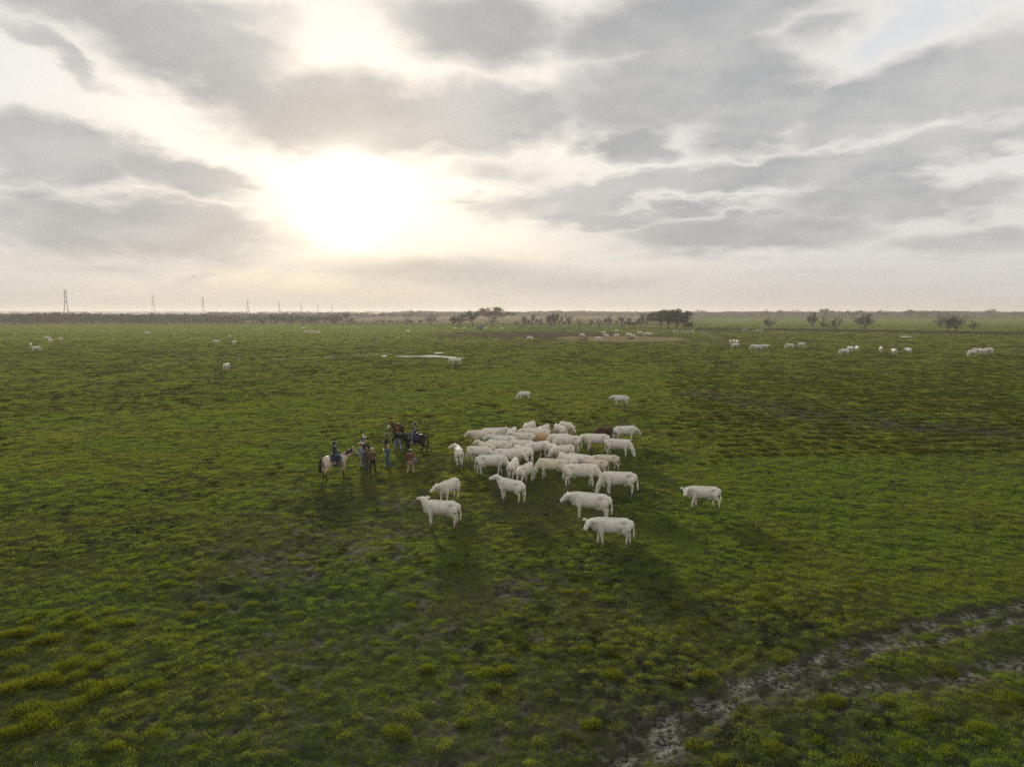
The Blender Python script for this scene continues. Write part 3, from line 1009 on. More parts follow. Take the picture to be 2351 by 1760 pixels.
def fence(name, pts, step_, post_r, post_h, rails, rail_r, pm, label):
    pp = polyline(pts, step_)
    o = add(name, None, label=label, cat="fence", loc=(pp[0][0], pp[0][1], 0))
    k1, k2 = Kit(), Kit()
    ox, oy = pp[0]
    for x_, y_ in pp:
        k1.tube([(x_ - ox, y_ - oy, -.2), (x_ - ox, y_ - oy, post_h * rtree.uniform(.93, 1.05))], [post_r, post_r * .9], 5)
    for z_ in rails:
        k2.tube([(a - ox, b - oy, z_) for a, b in pts], [rail_r] * len(pts), 4)
    a = add("posts", k1.mesh("posts", pm), o)
    a['kind'] = "stuff"
    b = add("wires", k2.mesh("wires", pm), o)
    b['kind'] = "stuff"
    return o


fence("wire_fence", gp((-80, 743), (500, 743.5), (1000, 748), (1300, 752), (1495, 754)), 5.0, .07, 1.25, (.4, .8, 1.15), .015, M_POST, "long low post and wire fence along the far edge of pasture")
fence("wire_fence", gp((1606, 764), (1650, 783), (1694, 801)), 3.2, .045, 1.45, (.3, .6, .9, 1.2, 1.4), .008, M_POST, "grey wire mesh fence slanting towards the huddled cows at right")
fence("pipe_fence", gp((1600, 757), (1760, 758.5), (2000, 762), (2200, 766), (2430, 768)), 6.0, .10, 1.3, (.25, .5, .75, 1.0, 1.25), .09, M_RUST, "dark pipe fence running along the foot of leafless trees at right")
fence("pipe_fence", gp((1580, 729.5), (1900, 731), (2450, 731)), 14.0, .16, 1.6, (.5, 1.0, 1.5), .14, M_RUST, "far dark fence line below the distant tree row")


def gate(px0, px1, py, hgt, label):
    (x0, y0), (x1, y1) = on_plane(px0, py), on_plane(px1, py)
    o = add("pasture_gate", None, label=label, cat="gate", loc=(x0, y0, 0))
    L = x1 - x0
    for e in (0, L):
        add("post", Kit().tube([(e, 0, -.2), (e, 0, hgt * 1.2)], [.11, .11], 7).mesh("post", M_WHITEPAINT), o)
    for z_ in (.35, .7, 1.0):
        add("rail", Kit().tube([(0.12, 0, hgt * z_), (L - .12, 0, hgt * z_)], [.065, .065], 6).mesh("rail", M_WHITEPAINT), o)
    return o


gate(1546, 1555, 766.5, 1.9, "white pipe gate frame left of the longer white gate")
gate(1567, 1592, 766, 1.5, "longer white pipe gate beside the dark evergreen clump")
gate(1705, 1713, 762, 1.9, "small white gate frame by the corner of the right meadow")
gate(1736, 1750, 762, 1.7, "white panel gate left of the leafless trees at right")
bx0, by0 = on_plane(1122, 779)
wp = add("marker_post", Kit().tube([(0, 0, -.2), (-.10, 0, 1.0), (-.26, 0, 2.2)], [.075, .07, .06], 8).mesh("marker_post", M_WHITEPAINT),
         label="thin white leaning post standing in the pasture before the spreading tree", cat="post", loc=(bx0, by0, 0))


# ------------------------------------------------------------------ hay feeders, tractor
def feeder(px, py, rad, label):
    gx, gy = on_plane(px, py)
    o = add("hay_feeder", None, label=label, cat="feeder", group="hay feeders", loc=(gx, gy, 0))
    for z_ in (.12, .55, 1.15):
        k_ = Kit()
        pts = [(rad * math.cos(a), rad * math.sin(a), z_) for a in [2 * math.pi * i / 20 for i in range(21)]]
        k_.tube(pts, [.06] * 21, 5, caps=False)
        add("hoop", k_.mesh("hoop", M_RUST), o)
    for i in range(16):
        a = 2 * math.pi * i / 16
        add("bar", Kit().tube([(rad * math.cos(a), rad * math.sin(a), .05), (rad * 1.04 * math.cos(a), rad * 1.04 * math.sin(a), 1.15)], [.035, .035], 4).mesh("bar", M_RUST), o)
    hk_ = Kit()
    rr = random.Random(px)
    for i in range(30):
        a, r0 = rr.uniform(0, 6.28), rad * .75 * math.sqrt(rr.random())
        hk_.ball((r0 * math.cos(a), r0 * math.sin(a), .25 + .3 * (1 - r0 / rad)), (.4 * rad * rr.uniform(.5, 1), .4 * rad * rr.uniform(.5, 1), rr.uniform(.15, .4)), 7, 5)
    add("hay", hk_.mesh("hay", M_HAY), o)
    return o


feeder(1338, 781, 1.9, "larger dark round hay feeder on the tan bedding, left one")
feeder(1447, 778, 1.3, "smaller dark round hay feeder on the tan bedding, right one")
gx, gy = on_plane(1100, 757)
M_BLUEGREY = noisy_mat("faded_blue_paint", (.16, .22, .25), (.22, .28, .31), 4, .5, .4)
M_DARKMETAL = noisy_mat("dark_machine_metal", (.04, .045, .045), (.08, .085, .08), 4, .6, .4)
M_RUBBER = mat("tyre_rubber", (.02, .02, .02), .9)
M_GLASS = mat("cab_glass", (.10, .14, .15), .15, .6)
tr = add("tractor", None, label="distant grey tractor with pale blue cab parked before the spreading tree", cat="tractor", loc=(gx, gy, 0), rz=R(8))
add("body", Kit().box((-1.0, 0, 1.15), (2.0, .9, .9)).box((-2.05, 0, 1.0), (.2, .8, .7)).box((.9, 0, 1.0), (2.2, 1.2, .7)).mesh("body", M_DARKMETAL, False), tr)
cb = add("cab", Kit().box((.85, 0, 3.02), (1.6, 1.5, .16)).box((.15, .65, 2.2), (.1, .1, 1.5)).box((.15, -.65, 2.2), (.1, .1, 1.5)).box((1.55, .65, 2.2), (.1, .1, 1.5)).box((1.55, -.65, 2.2), (.1, .1, 1.5)).box((.85, 0, 1.55), (1.5, 1.4, .35)).mesh("cab", M_BLUEGREY, False), tr)
add("window", Kit().box((.85, 0, 2.3), (1.36, 1.26, 1.2)).mesh("window", M_GLASS, False), cb)
add("loader", Kit().tube([(.3, .8, 1.6), (-1.6, .8, 1.7), (-2.9, .8, .5)], [.09, .09, .08], 6).tube([(.3, -.8, 1.6), (-1.6, -.8, 1.7), (-2.9, -.8, .5)], [.09, .09, .08], 6).box((-3.05, 0, .4), (.5, 1.9, .5)).mesh("loader", M_BLUEGREY, False), tr)
for x_, r_w in ((-1.6, .55), (1.1, .85)):
    for s_ in (-1, 1):
        wh = add("wheel", Kit().tube([(x_, s_ * .62, r_w), (x_, s_ * .72, r_w), (x_, s_ * .98, r_w), (x_, s_ * 1.06, r_w)], [r_w * .85, r_w, r_w, r_w * .85], 16).mesh("wheel", M_RUBBER), tr)
        add("rim", Kit().tube([(x_, s_ * 1.0, r_w), (x_, s_ * 1.08, r_w)], [r_w * .5, r_w * .45], 12).mesh("rim", M_BLUEGREY), wh)

# ------------------------------------------------------------------ standing water
M_WATER = bpy.data.materials.new("puddle_water")
M_WATER.use_nodes = True
wk = Nodes(M_WATER.node_tree)
wpn = wk.noise(wk.node('ShaderNodeNewGeometry').outputs['Position'], 3.0, 2)
wbm = wk.node('ShaderNodeBump', {'Strength': .03, 'Distance': .02, 'Height': wpn})
wbs = wk.node('ShaderNodeBsdfPrincipled', {'Base Color': rgb(.03, .03, .025), 'Roughness': .05, 'IOR': 1.33, 'Normal': wbm.outputs[0]})
wk.node('ShaderNodeOutputMaterial', {0: wbs.outputs[0]})


def puddle(outline_px, seed):
    pts = gp(*outline_px)
    cx, cy = sum(p[0] for p in pts) / len(pts), sum(p[1] for p in pts) / len(pts)
    rr = random.Random(seed)
    out = []
    for (ax, ay), (bx, by) in zip(pts, pts[1:] + pts[:1]):
        for q in range(6):
            t = q / 6
            j = math.hypot(bx - ax, by - ay) * .07
            out.append((ax + (bx - ax) * t + rr.gauss(0, j), ay + (by - ay) * t + rr.gauss(0, j * .6), 0))
    zt = max(ground_z(x_, y_) for x_, y_, _ in out) * .5 + .16
    bm_ = bmesh.new()
    f_ = bm_.faces.new([bm_.verts.new((x_ - cx, y_ - cy, 0)) for x_, y_, _ in out])
    bmesh.ops.triangulate(bm_, faces=[f_])
    bm_.normal_update()
    if sum(q.normal.z for q in bm_.faces) < 0:
        bmesh.ops.reverse_faces(bm_, faces=bm_.faces[:])
    me_ = bpy.data.meshes.new("water")
    bm_.to_mesh(me_)
    bm_.free()
    me_.materials.append(M_WATER)
    return add("water", me_, kind="structure", loc=(cx, cy, zt))


puddle([(903, 819.6), (930, 819), (962, 819.4), (990, 817), (1012, 819), (1045, 821.5), (1068, 824.6), (1040, 825), (1010, 821.8), (960, 821), (918, 820.8)], 1)
puddle([(994, 812), (1006, 810.2), (1022, 811.8), (1014, 813), (1002, 813)], 2)
puddle([(2064, 773.2), (2080, 772.6), (2098, 773.4), (2088, 774.6), (2068, 774.6)], 3)
puddle([(878, 818), (888, 817), (886, 820), (876, 820)], 4)

# ------------------------------------------------------------------ birds
def bird(px, py, dist, span, flap, label):
    d = ray(px, py)
    p = Vector((0, 0, CAM_H)) + d * (dist / d.y)
    o = add("bird", None, label=label, cat="bird", group="birds over the pasture", loc=p, rz=rtree.uniform(0, 6.28))
    add("body", Kit().tube([(-.22, 0, 0), (-.1, 0, .0), (.08, 0, .01), (.2, 0, .03), (.3, 0, .03)], [(.02, .01), .05, .06, .045, .01], 7).mesh("body", M_BIRD), o)
    for s_ in (-1, 1):
        w1, w2 = span * .25, span * .5
        v_ = [(.10, s_ * .04, .02), (-.12, s_ * .04, .0), (.12, s_ * w1, .02 + flap * w1), (-.10, s_ * w1, flap * w1), (.0, s_ * w2, flap * w2 * .8), (-.10, s_ * w2 * .95, flap * w2 * .78)]
        add("wing", mesh_from("wing", v_, [(0, 1, 3, 2), (2, 3, 5, 4)], [M_BIRD]), o)


for a_, lb in zip(((441.5, 636, 230, 1.25, .9), (510, 652.5, 330, 1.1, -.3), (494, 664, 380, 1.1, .5), (487, 674, 380, 1.1, .2), (523.5, 671, 340, 1.1, -.2), (453, 680, 420, 1.1, .4), (412, 688.6, 420, 1.1, .3)),
                  ("highest and largest flying bird with raised wings", "upper right bird of the small flock left of the sun", "middle bird of the small flock left of the sun", "bird just under the middle of the flock",
                   "lower right bird of the small flock left of the sun", "bird low on the left side of the flock", "lowest leftmost bird of the flock")):
    bird(*a_, lb)


# ------------------------------------------------------------------ cables of the power line
pyd = (500, 767, 994, 1197, 1464, 1737, 2000, 2255, 2520)
for h_, L in ((21.5, 6.1), (26.5, 5.3), (31.5, 4.5)):
    for s_ in (-1, 1):
        ck, pts = Kit(), []
        for d0, d1 in zip(pyd[:-1], pyd[1:]):
            for q in range(8):
                t = q / 8
                d_ = d0 + (d1 - d0) * t
                pts.append((-(410 + .09 * d_) + s_ * L * math.cos(R(117)), d_ + s_ * L * math.sin(R(117)), h_ - 1.5 - 5.0 * 4 * t * (1 - t)))
        ck.tube(pts, [.014] * len(pts), 4)
        add("power_cable", ck.mesh("power_cable", M_STEEL), label="thin sagging cable strung along the row of lattice pylons", cat="cable", group="cables of the power line")


# ------------------------------------------------------------------ animals: one continuous skin each
def fuse(kit, voxel, smooth_n=3, ratio=.4, name="body", mats=()):
    me_ = mesh_from("raw", kit.v, kit.f)
    o = bpy.data.objects.new("raw", me_)
    COL.objects.link(o)
    r_ = o.modifiers.new("r", 'REMESH')
    r_.mode, r_.voxel_size, r_.adaptivity = 'VOXEL', voxel, 0.0
    if smooth_n:
        s_ = o.modifiers.new("s", 'SMOOTH')
        s_.iterations, s_.factor = smooth_n, .5
    if ratio < 1:
        d_ = o.modifiers.new("d", 'DECIMATE')
        d_.ratio = ratio
    dg = bpy.context.evaluated_depsgraph_get()
    out = bpy.data.meshes.new_from_object(o.evaluated_get(dg))
    out.name = name
    bpy.data.objects.remove(o)
    bpy.data.meshes.remove(me_)
    for m_ in mats:
        out.materials.append(m_)
    out.polygons.foreach_set('use_smooth', [True] * len(out.polygons))
    return out


def polar(p, L, pitch, yaw):
    return p + Vector((math.cos(pitch) * math.cos(yaw), math.cos(pitch) * math.sin(yaw), math.sin(pitch))) * L


def near_attr(me_, an, pts_r):
    co = np.empty(len(me_.vertices) * 3, np.float32)
    me_.vertices.foreach_get('co', co)
    co = co.reshape(-1, 3)
    val = np.zeros(len(co), np.float32)
    for p, r_ in pts_r:
        val = np.maximum(val, 1 - sstep(np.linalg.norm(co - np.array(p, np.float32), axis=1), r_ * .6, r_ * 1.2))
    a_ = me_.attributes.new(an, 'FLOAT', 'POINT')
    a_.data.foreach_set('value', val.astype(np.float32))


def coat_material(name, base0, base1, dirt, mud, mud_z, muzzle, attr=True):
    m_ = bpy.data.materials.new(name)
    m_.use_nodes = True
    k = Nodes(m_.node_tree)
    oc = k.node('ShaderNodeTexCoord').outputs['Object']
    info = k.node('ShaderNodeObjectInfo').outputs['Random']
    off = k.vm('ADD', oc, k.node('ShaderNodeCombineXYZ', {0: k.m('MULTIPLY', info, 37.0), 1: k.m('MULTIPLY', info, 11.0), 2: 0.0}).outputs[0])
    n1 = k.noise(off, 2.2, 5, .65, dim='3D')
    n2 = k.noise(off, 8.0, 4, .6, dim='3D')
    c = k.mix(k.step(n2, .35, .65), rgb(*base0), rgb(*base1))
    c = k.mix(k.step(info, .5, 1.0, 0, .4), c, rgb(.60, .51, .37))
    c = k.mix(k.step(info, .30, .0, 0, .4), c, rgb(.58, .57, .54))
    coat = k.node('ShaderNodeAttribute', attribute_name='coat', attribute_type='OBJECT').outputs['Fac']
    c = k.mix(k.m('MINIMUM', coat, 1.0), c, k.mix(n1, rgb(.40, .25, .11), rgb(.50, .36, .20)))
    c = k.mix(k.m('SUBTRACT', coat, 1.0, clamp=True), c, k.mix(n1, rgb(.10, .032, .012), rgb(.03, .014, .010)))
    c = k.mix(k.m('MULTIPLY', k.step(n1, .54, .72), k.step(n2, .36, .62, .30, .8)), c, rgb(*dirt))
    z_ = k.node('ShaderNodeSeparateXYZ', {0: oc}).outputs[2]
    leg = k.step(k.m('ADD', z_, k.m('MULTIPLY', k.m('SUBTRACT', n1, .5), .45)), mud_z, mud_z * .45)
    c = k.mix(k.m('MULTIPLY', leg, .85), c, rgb(*mud))
    if attr:
        mz = k.node('ShaderNodeAttribute', attribute_name='muzzle').outputs['Fac']
        c = k.mix(mz, c, rgb(*muzzle))
    bs = k.node('ShaderNodeBsdfPrincipled', {'Base Color': c, 'Roughness': .75, 'Specular IOR Level': .2, 'Sheen Weight': .3, 'Sheen Roughness': .4})
    bp = k.node('ShaderNodeBump', {'Strength': .35, 'Distance': .02, 'Height': n2})
    k.put(bs.inputs['Normal'], bp.outputs[0])
    k.node('ShaderNodeOutputMaterial', {0: bs.outputs[0]})
    return m_


M_COW = coat_material("cream_cow_coat", (.59, .535, .44), (.73, .69, .60), (.33, .275, .19), (.030, .028, .024), .34, (.42, .30, .24))
M_EYE = mat("dark_eye", (.01, .008, .006), .2, .5)
M_TAG = mat("yellow_ear_tag", (.75, .42, .03), .5)
POSES = {'up': (30, -26), 'level': (10, -40), 'low': (-20, -55), 'graze': (-52, -70), 'high': (44, -18)}


def cow_mesh(pose='level', turn=0, head_turn=0, stride=0.0, fat=1.0, ratio=.38, voxel=.027, tail=0.0, calf=False):
    k = Kit()
    f_ = fat
    k.tube([(-1.03, 0, 1.19), (-.96, 0, 1.10), (-.80, 0, 1.03), (-.5, 0, .99), (-.15, 0, .955), (.2, 0, .95), (.5, 0, .98), (.74, 0, 1.02), (.94, 0, 1.04)],
           [(.08, .11), (.18, .25), (.25 * f_, .34), (.27 * f_, .35), (.305 * f_, .365), (.29 * f_, .38), (.255, .385), (.225, .36), (.15, .26)], 14)
    for s_ in (-1, 1):
        k.ball((-.55, s_ * .19, 1.22), (.16, .10, .12), 8, 6)
        k.ball((.52, s_ * .18, 1.06), (.20, .13, .27), 8, 6)
    k.tube([(-.8, 0, 1.33), (-.4, 0, 1.335), (0, 0, 1.345), (.5, 0, 1.355), (.72, 0, 1.33)], [.05, .05, .05, .06, .06], 8)
    npit, hpit = (R(a) for a in POSES[pose])
    ty, hy = R(turn), R(turn + head_turn)
    base = Vector((.78, 0, 1.10))
    nl = .42 if pose != 'graze' else .60
    mid = polar(base, nl * .5, npit, ty * .5)
    poll = polar(mid, nl * .5, npit, ty)
    k.tube([(.58, 0, 1.04), base, mid, poll], [(.25, .36), (.215, .32), (.17, .25), (.135, .165)], 12)
    h1, h2, h3, muz = (polar(poll, L, hpit, hy) for L in (.14, .30, .43, .53))
    k.tube([polar(poll, -.08, hpit, hy), poll, h1, h2, h3, muz], [(.10, .09), (.15, .155), (.155, .165), (.12, .13), (.11, .11), (.085, .075)], 12)
    if not calf:
        k.tube([(.66, 0, .76), (.90, 0, .76), mid + Vector((.02, 0, -.22)), polar(poll, .05, hpit, hy) + Vector((0, 0, -.15))], [(.14, .14), (.07, .13), (.045, .09), (.03, .05)], 8)
    side = Vector((-math.sin(hy), math.cos(hy), 0))
    fw = (h2 - poll).normalized()
    ears = []
    for s_ in (-1, 1):
        e0 = poll + side * (s_ * .09) + fw * .02 + Vector((0, 0, .05))
        e1 = e0 + side * (s_ * .17) + Vector((0, 0, .03)) - fw * .02
        e2 = e0 + side * (s_ * .33) + Vector((0, 0, -.01)) - fw * .02
        k.tube([e0, e1, e2], [(.045, .055), (.045, .10), (.026, .045)], 8)
        ears.append(e2)
    for s_ in (-1, 1):
        a = stride * s_
        k.tube([(.56, s_ * .17, .98), (.58, s_ * .20, .74), (.58 + a * .4, s_ * .19, .60), (.60 + a * .8, s_ * .18, .37), (.58 + a * 1.1, s_ * .18, .12), (.60 + a * 1.2, s_ * .18, .05), (.62 + a * 1.2, s_ * .18, -.02)],
               [(.14, .20), (.115, .15), .098, .068, .046, .060, .066], 10)
        a = -stride * s_
        k.tube([(-.74, s_ * .17, 1.05), (-.70, s_ * .21, .84), (-.66 + a * .3, s_ * .21, .70), (-.83 + a * .7, s_ * .18, .47), (-.82 + a, s_ * .18, .30), (-.80 + a * 1.1, s_ * .18, .12), (-.77 + a * 1.15, s_ * .18, .05), (-.75 + a * 1.15, s_ * .18, -.02)],
               [(.15, .20), (.15, .24), (.11, .17), (.058, .078), .052, .046, .060, .066], 10)
    k.tube([(-.98, 0, 1.24), (-1.07, tail * .1, 1.10), (-1.10, tail * .3, .80), (-1.09 - abs(tail) * .1, tail * .7, .55), (-1.08 - abs(tail) * .2, tail, .36)], [.05, .04, .038, .058, .03], 8)
    if not calf:
        k.ball((-.42, 0, .60), (.17, .14, .10), 8, 6)
    lift = lambda p: Vector((p[0], p[1], p[2] + .155 * min(1.0, max(0.0, (p[2] - .08) / .42))))
    k.v = [tuple(lift(p)) for p in k.v]
    muz, h1, ears = lift(muz), lift(h1), [lift(e) for e in ears]
    me_ = fuse(k, voxel, 3, ratio, "cow", (M_COW,))
    near_attr(me_, 'muzzle', [(muz, .085)])
    eyes = []
    for s_ in (-1, 1):
        eyes.append(h1 + side * (s_ * .142) + Vector((0, 0, .04)))
    return me_, eyes, ears


EYE_ME = Kit().ball((0, 0, 0), .024, 7, 5).mesh("eye", M_EYE)
TAG_ME = Kit().box((0, 0, -.04), (.06, .012, .075)).mesh("ear_tag", M_TAG, False)


def place_cow(made, px, py, heading, size, label, group, coat=0.0, name="cow", tag=False, girth=1.0):
    me_, eyes, ears = made
    gx, gy = on_plane(px, py, .98 * size)
    o = add(name, me_, label=label, cat="calf" if name == "calf" else "cow", group=group, loc=(gx, gy, ground_z(gx, gy) - .015), rz=R(heading))
    o.scale = (size, size * girth, size)
    o['coat'] = float(coat)
    if gy < 110:
        for e in eyes:
            add("eye", EYE_ME, o, loc=e)
        if tag:
            add("ear_tag", TAG_ME, o, loc=ears[0])
    return o


HG = "white cows gathered in the main herd"
# px, py of the middle of the body, heading (0 right, 90 away, 180 left, 270 towards us), pose, neck turn, head turn, stride, size, coat, label
HERD = [
    (1052.6, 1041, 100, 'up', 45, 25, .08, 1.0, 0, "white cow seen from behind, standing nearest the riders, head turned left"),
    (1031.5, 1119, 243, 'level', -35, -15, .0, 1.0, 0, "white cow facing us with lowered head, behind the leftmost front cow"),
    (1012.9, 1171.5, 172, 'high', -32, -25, .05, 1.0, 0, "leftmost front white cow, side-on, ears spread and looking away at the people"),
    (1173.5, 1119, 142, 'high', 12, 20, .05, 1.0, 0, "white cow with raised head and spread ears, walking away left in front of herd"),
    (1127.8, 1061.6, 4, 'graze', 0, 0, .0, 1.06, 0, "white cow grazing to the right at the left end of the herd"),
    (1166.7, 1046.4, -14, 'low', 0, 0, .0, 1.04, 0, "white cow facing right with lowered head, just behind the left-end grazing cow"),
    (1099, 1039.6, -28, 'low', 10, 10, .0, .97, 0, "white cow with flicking tail, head turned back towards its flank, far left of herd"),
    (1117.7, 1029.5, 132, 'up', 10, 10, .0, .97, .15, "white cow facing away left, half hidden behind the tail-flicking cow"),
    (1146.4, 1024.4, 160, 'low', 0, 0, .0, 1.0, 0, "white cow seen from behind its right flank, above the left-end grazing cow"),
    (1154.9, 1014.3, 180, 'up', 0, 0, .0, 1.04, 0, "long white cow facing left with raised head, upper left of herd"),
    (1109.2, 1002.4, 186, 'level', 0, 0, .0, 1.05, .2, "white cow with tan face leading the herd's upper left corner"),
    (1132.9, 995.7, 0, 'up', 0, 0, .0, 1.0, 0, "white cow facing right behind the tan-faced leader"),
    (1175.2, 995.7, 72, 'graze', 0, 0, .0, 1.0, 0, "white cow seen from behind at the upper left edge of the herd"),
    (1202.2, 1005.8, 172, 'up', 0, 0, .0, .97, .15, "white cow with tan head facing left in the upper middle of herd"),
    (1198.9, 1022.7, 180, 'low', 0, 0, .0, .95, 0, "greyish white cow hidden but for its back, centre of herd"),
    (1232.7, 1026, 34, 'graze', 0, 0, .0, 1.05, 0, "broad white cow seen from behind, facing right, centre of herd"),
    (1202.2, 1041.3, 128, 'low', 10, 0, .0, 1.0, 0, "white cow with long hanging tail, rump towards us, left centre of herd"),
    (1178.6, 1071.7, 76, 'graze', 0, 0, .0, .98, 0, "left one of two white cows side by side with rumps towards us"),
    (1205.6, 1083.6, 62, 'graze', 0, 0, .0, 1.0, 0, "right one of two white cows side by side with rumps towards us"),
    (1268, 1070, 172, 'graze', 0, 0, .0, 1.02, .08, "stocky white cow facing left in the open front of the herd's middle"),
    (1304, 1058.7, 122, 'graze', 0, 0, .0, 1.0, 0, "white cow with dark tail marks, rump towards us, right of the stocky cow"),
    (1333.3, 1057, 152, 'low', 0, 0, .0, 1.0, 0, "white cow with dark tail line behind the large grazing cow"),
    (1366.7, 1066, 172, 'graze', 0, 0, .0, .86, .3, "small pale tan cow left of the tan-necked calf"),
    (1394.2, 1055.8, 177, 'level', 0, 0, .04, .84, .35, "pale calf with orange-tan neck facing left at the right edge of herd"),
    (1334.8, 1086.2, -6, 'graze', 0, 0, .0, 1.12, 0, "large white cow with dirty flank grazing to the right"),
    (1420.3, 1103.6, 178, 'graze', 0, 0, .06, 1.08, 0, "large white cow grazing left, swinging its tail, nose to nose with another"),
    (1356.5, 1152.9, 163, 'level', 12, 5, .04, 1.10, 0, "white cow side-on facing left, second from the bottom of the herd"),
    (1405.5, 1210.5, 176, 'level', 20, 35, .0, 1.0, 0, "nearest white cow with muddy legs and yellow ear tag, looking at us"),
    (1615.5, 1132.8, 176, 'level', 30, 40, .03, .93, 0, "lone white cow standing apart on the right, looking at us"),
    (1369.6, 1009.4, 181, 'level', 0, 0, .0, 1.04, 0, "white cow facing left with level head in front of the red-brown cow"),
    (1420.3, 1022.5, -24, 'graze', 0, 0, .05, 1.02, 0, "white cow grazing downhill to the right at the right edge of herd"),
    (1434.8, 989.1, 8, 'low', 0, 0, .0, 1.02, 0, "uppermost right white cow, side-on facing right"),
    (1387, 992, 18, 'graze', 0, 0, .0, .90, 2.0, "red-brown cow with dark face, the only dark one in the herd"),
    (1300, 979, 300, 'low', 5, 10, .0, .95, .1, "white cow facing us at the top of the herd, farthest back"),
    (1285.5, 989, 112, 'graze', 0, 0, .0, .97, 0, "white cow with humped rump left of the farthest one facing us"),
    (1284, 1008, 196, 'graze', 0, 0, .0, 1.0, 0, "white cow with lowered head facing left, right of the tan-backed cow"),
    (1304, 1015, 186, 'graze', 0, 0, .0, 1.06, 0, "white cow with high hips grazing left in the upper right of the herd"),
    (1263.8, 1031, 112, 'low', 0, 0, .0, .98, 0, "round white cow seen from behind right of the broad centre cow"),
    (1294.2, 1035.5, 213, 'low', -10, -10, .0, .98, 0, "white cow turned towards us with drooping ears, centre right of herd"),
    (1246, 1006.5, 150, 'graze', 0, 0, .0, .95, 1.0, "tan-backed cow in the middle of the herd"),
    (1216, 980, 62, 'graze', 0, 0, .0, 1.0, 0, "left one of two high-rumped white cows at the herd's back edge"),
    (1249, 988, 64, 'graze', 0, 0, .0, 1.0, 0, "right one of two high-rumped white cows at the herd's back edge"),
    (1214.5, 995, 2, 'graze', 0, 0, .0, .96, 0, "white cow under the left high-rumped cow, mostly hidden"),
    (1236, 996, 180, 'graze', 0, 0, .0, .98, 0, "white cow side-on just behind the tan-backed cow"),
]
rc = random.Random(4)
for row in HERD:
    px, py, hd, pose, tn, ht, stv, size, coat, lb = row
    size *= .925
    made = cow_mesh(pose, tn, ht, stv + rc.choice((-1, 1)) * rc.uniform(.06, .14), rc.uniform(.94, 1.07), tail=rc.choice((0, 0, .05, -.06)) if 'tail' not in lb else rc.choice((.22, -.22)), calf='calf' in lb)
    place_cow(made, px, py, hd, size, lb, HG, coat, "calf" if 'calf' in lb else "cow", tag='ear tag' in lb)

FARV = [cow_mesh(p, t, 0, s_, 1.0, .18, .035) for p, t, s_ in (('graze', 0, .05), ('level', 10, -.04), ('graze', 15, 0), ('up', -10, .03), ('low', 0, .06))]
FAR = [  # px, py, heading, variant, size, label, group
    (1203, 905, 190, 0, .72, "small white calf grazing alone behind the herd, left one of two", "calves behind the herd"),
    (1425, 917, 172, 1, .85, "white calf standing side-on behind the herd, right one of two", "calves behind the herd"),
    (1046, 827, 182, 4, 1.05, "white cow grazing beside the shining puddle", None),
    (520, 841, 88, 2, 1.0, "white cow seen from behind alone in the left middle distance", None),
    (70, 791, 120, 0, 1.0, "upper left cow of the close pair near the left edge", "distant cows at left edge"),
    (83.5, 799, 60, 2, 1.05, "lower right cow of the close pair near the left edge", "distant cows at left edge"),
    (107.7, 774.6, 30, 0, 1.0, "farther small white cow above the pair near the left edge", "distant cows at left edge"),
    (115, 782, 100, 2, 1.0, "small white cow just below the farther one near the left edge", "distant cows at left edge"),
    (139, 777, 80, 0, .8, "tiny white cow right of the left edge group", "distant cows at left edge"),
    (338, 764, 0, 1, 1.1, "faint white cow alone far out at left below the second pylon", None),
    (496, 783, 5, 1, .9, "left one of three small white cows strewn left of the sun glow", "three cows left of the sun glow"),
    (527.5, 772, 90, 0, .9, "farthest of three small white cows strewn left of the sun glow", "three cows left of the sun glow"),
    (538, 785, 80, 1, .95, "right one of three small white cows strewn left of the sun glow", "three cows left of the sun glow"),
]
for a_, b_ in ((702, 761), (717, 761), (730, 762.5), (695, 753), (937, 761), (820, 752), (1066, 752.5), (1045, 753), (1115, 753), (1152, 754)):
    FAR.append((a_, b_, rc.choice((0, 180, 170, 20)), rc.randint(0, 4), 1.0, "tiny faint white cow far out in the hazy pasture at centre", "tiny cows in the hazy far centre"))
for a_, b_ in ((1216.5, 775.5), (1337, 768), (1386.5, 763), (1374.6, 777), (1416, 769), (1444, 767), (1452, 770.5), (1470, 764), (1484, 766), (1492, 766.5), (1393, 769.5), (1416, 759)):
    FAR.append((a_, b_, rc.choice((0, 180, 160, 200, 20)), rc.randint(0, 4), 1.05, "tiny white cow on or beside the tan hay bedding", "cows at the hay bedding"))
for a_, b_, h_ in ((1677, 784, 250), (1685, 783, 280), (1692.5, 784.5, 265), (1688, 791.5, 5)):
    FAR.append((a_, b_, h_, 1, 1.05, "white cow in the tight huddle of four at the wire fence", "huddle of four cows at the wire fence"))
for a_, b_, h_, lb in ((1733, 795.5, 175, "left one of the overlapping pair right of the huddle"), (1742, 796, 0, "right one of the overlapping pair right of the huddle"), (1756, 795, 10, "white cow close to the right of the overlapping pair"),
                       (1813, 793, 170, "white cow grazing alone, left of a spaced pair"), (1840, 790, 10, "white cow grazing alone, right of a spaced pair"), (1938, 807, 175, "boxy white cow at the left of the row of six"),
                       (1953, 800.7, 100, "second cow of the row of six on the right"), (1968, 800, 80, "third cow of the row of six on the right"), (2023, 801, 70, "fourth cow of the row of six on the right"),
                       (2053, 807, 85, "fifth and lowest cow of the row of six on the right"), (2086, 805, 95, "last cow at the right end of the row of six"),
                       (2232, 810, 190, "lowest left cow of the rightmost group"), (2247, 805, 160, "second cow of the rightmost group"), (2257, 806, 20, "third cow of the rightmost group"), (2270, 804, 5, "large cow at the right end of the rightmost group")):
    FAR.append((a_, b_, h_, rc.randint(0, 2), 1.08, "distant " + lb, "distant cows on the right"))
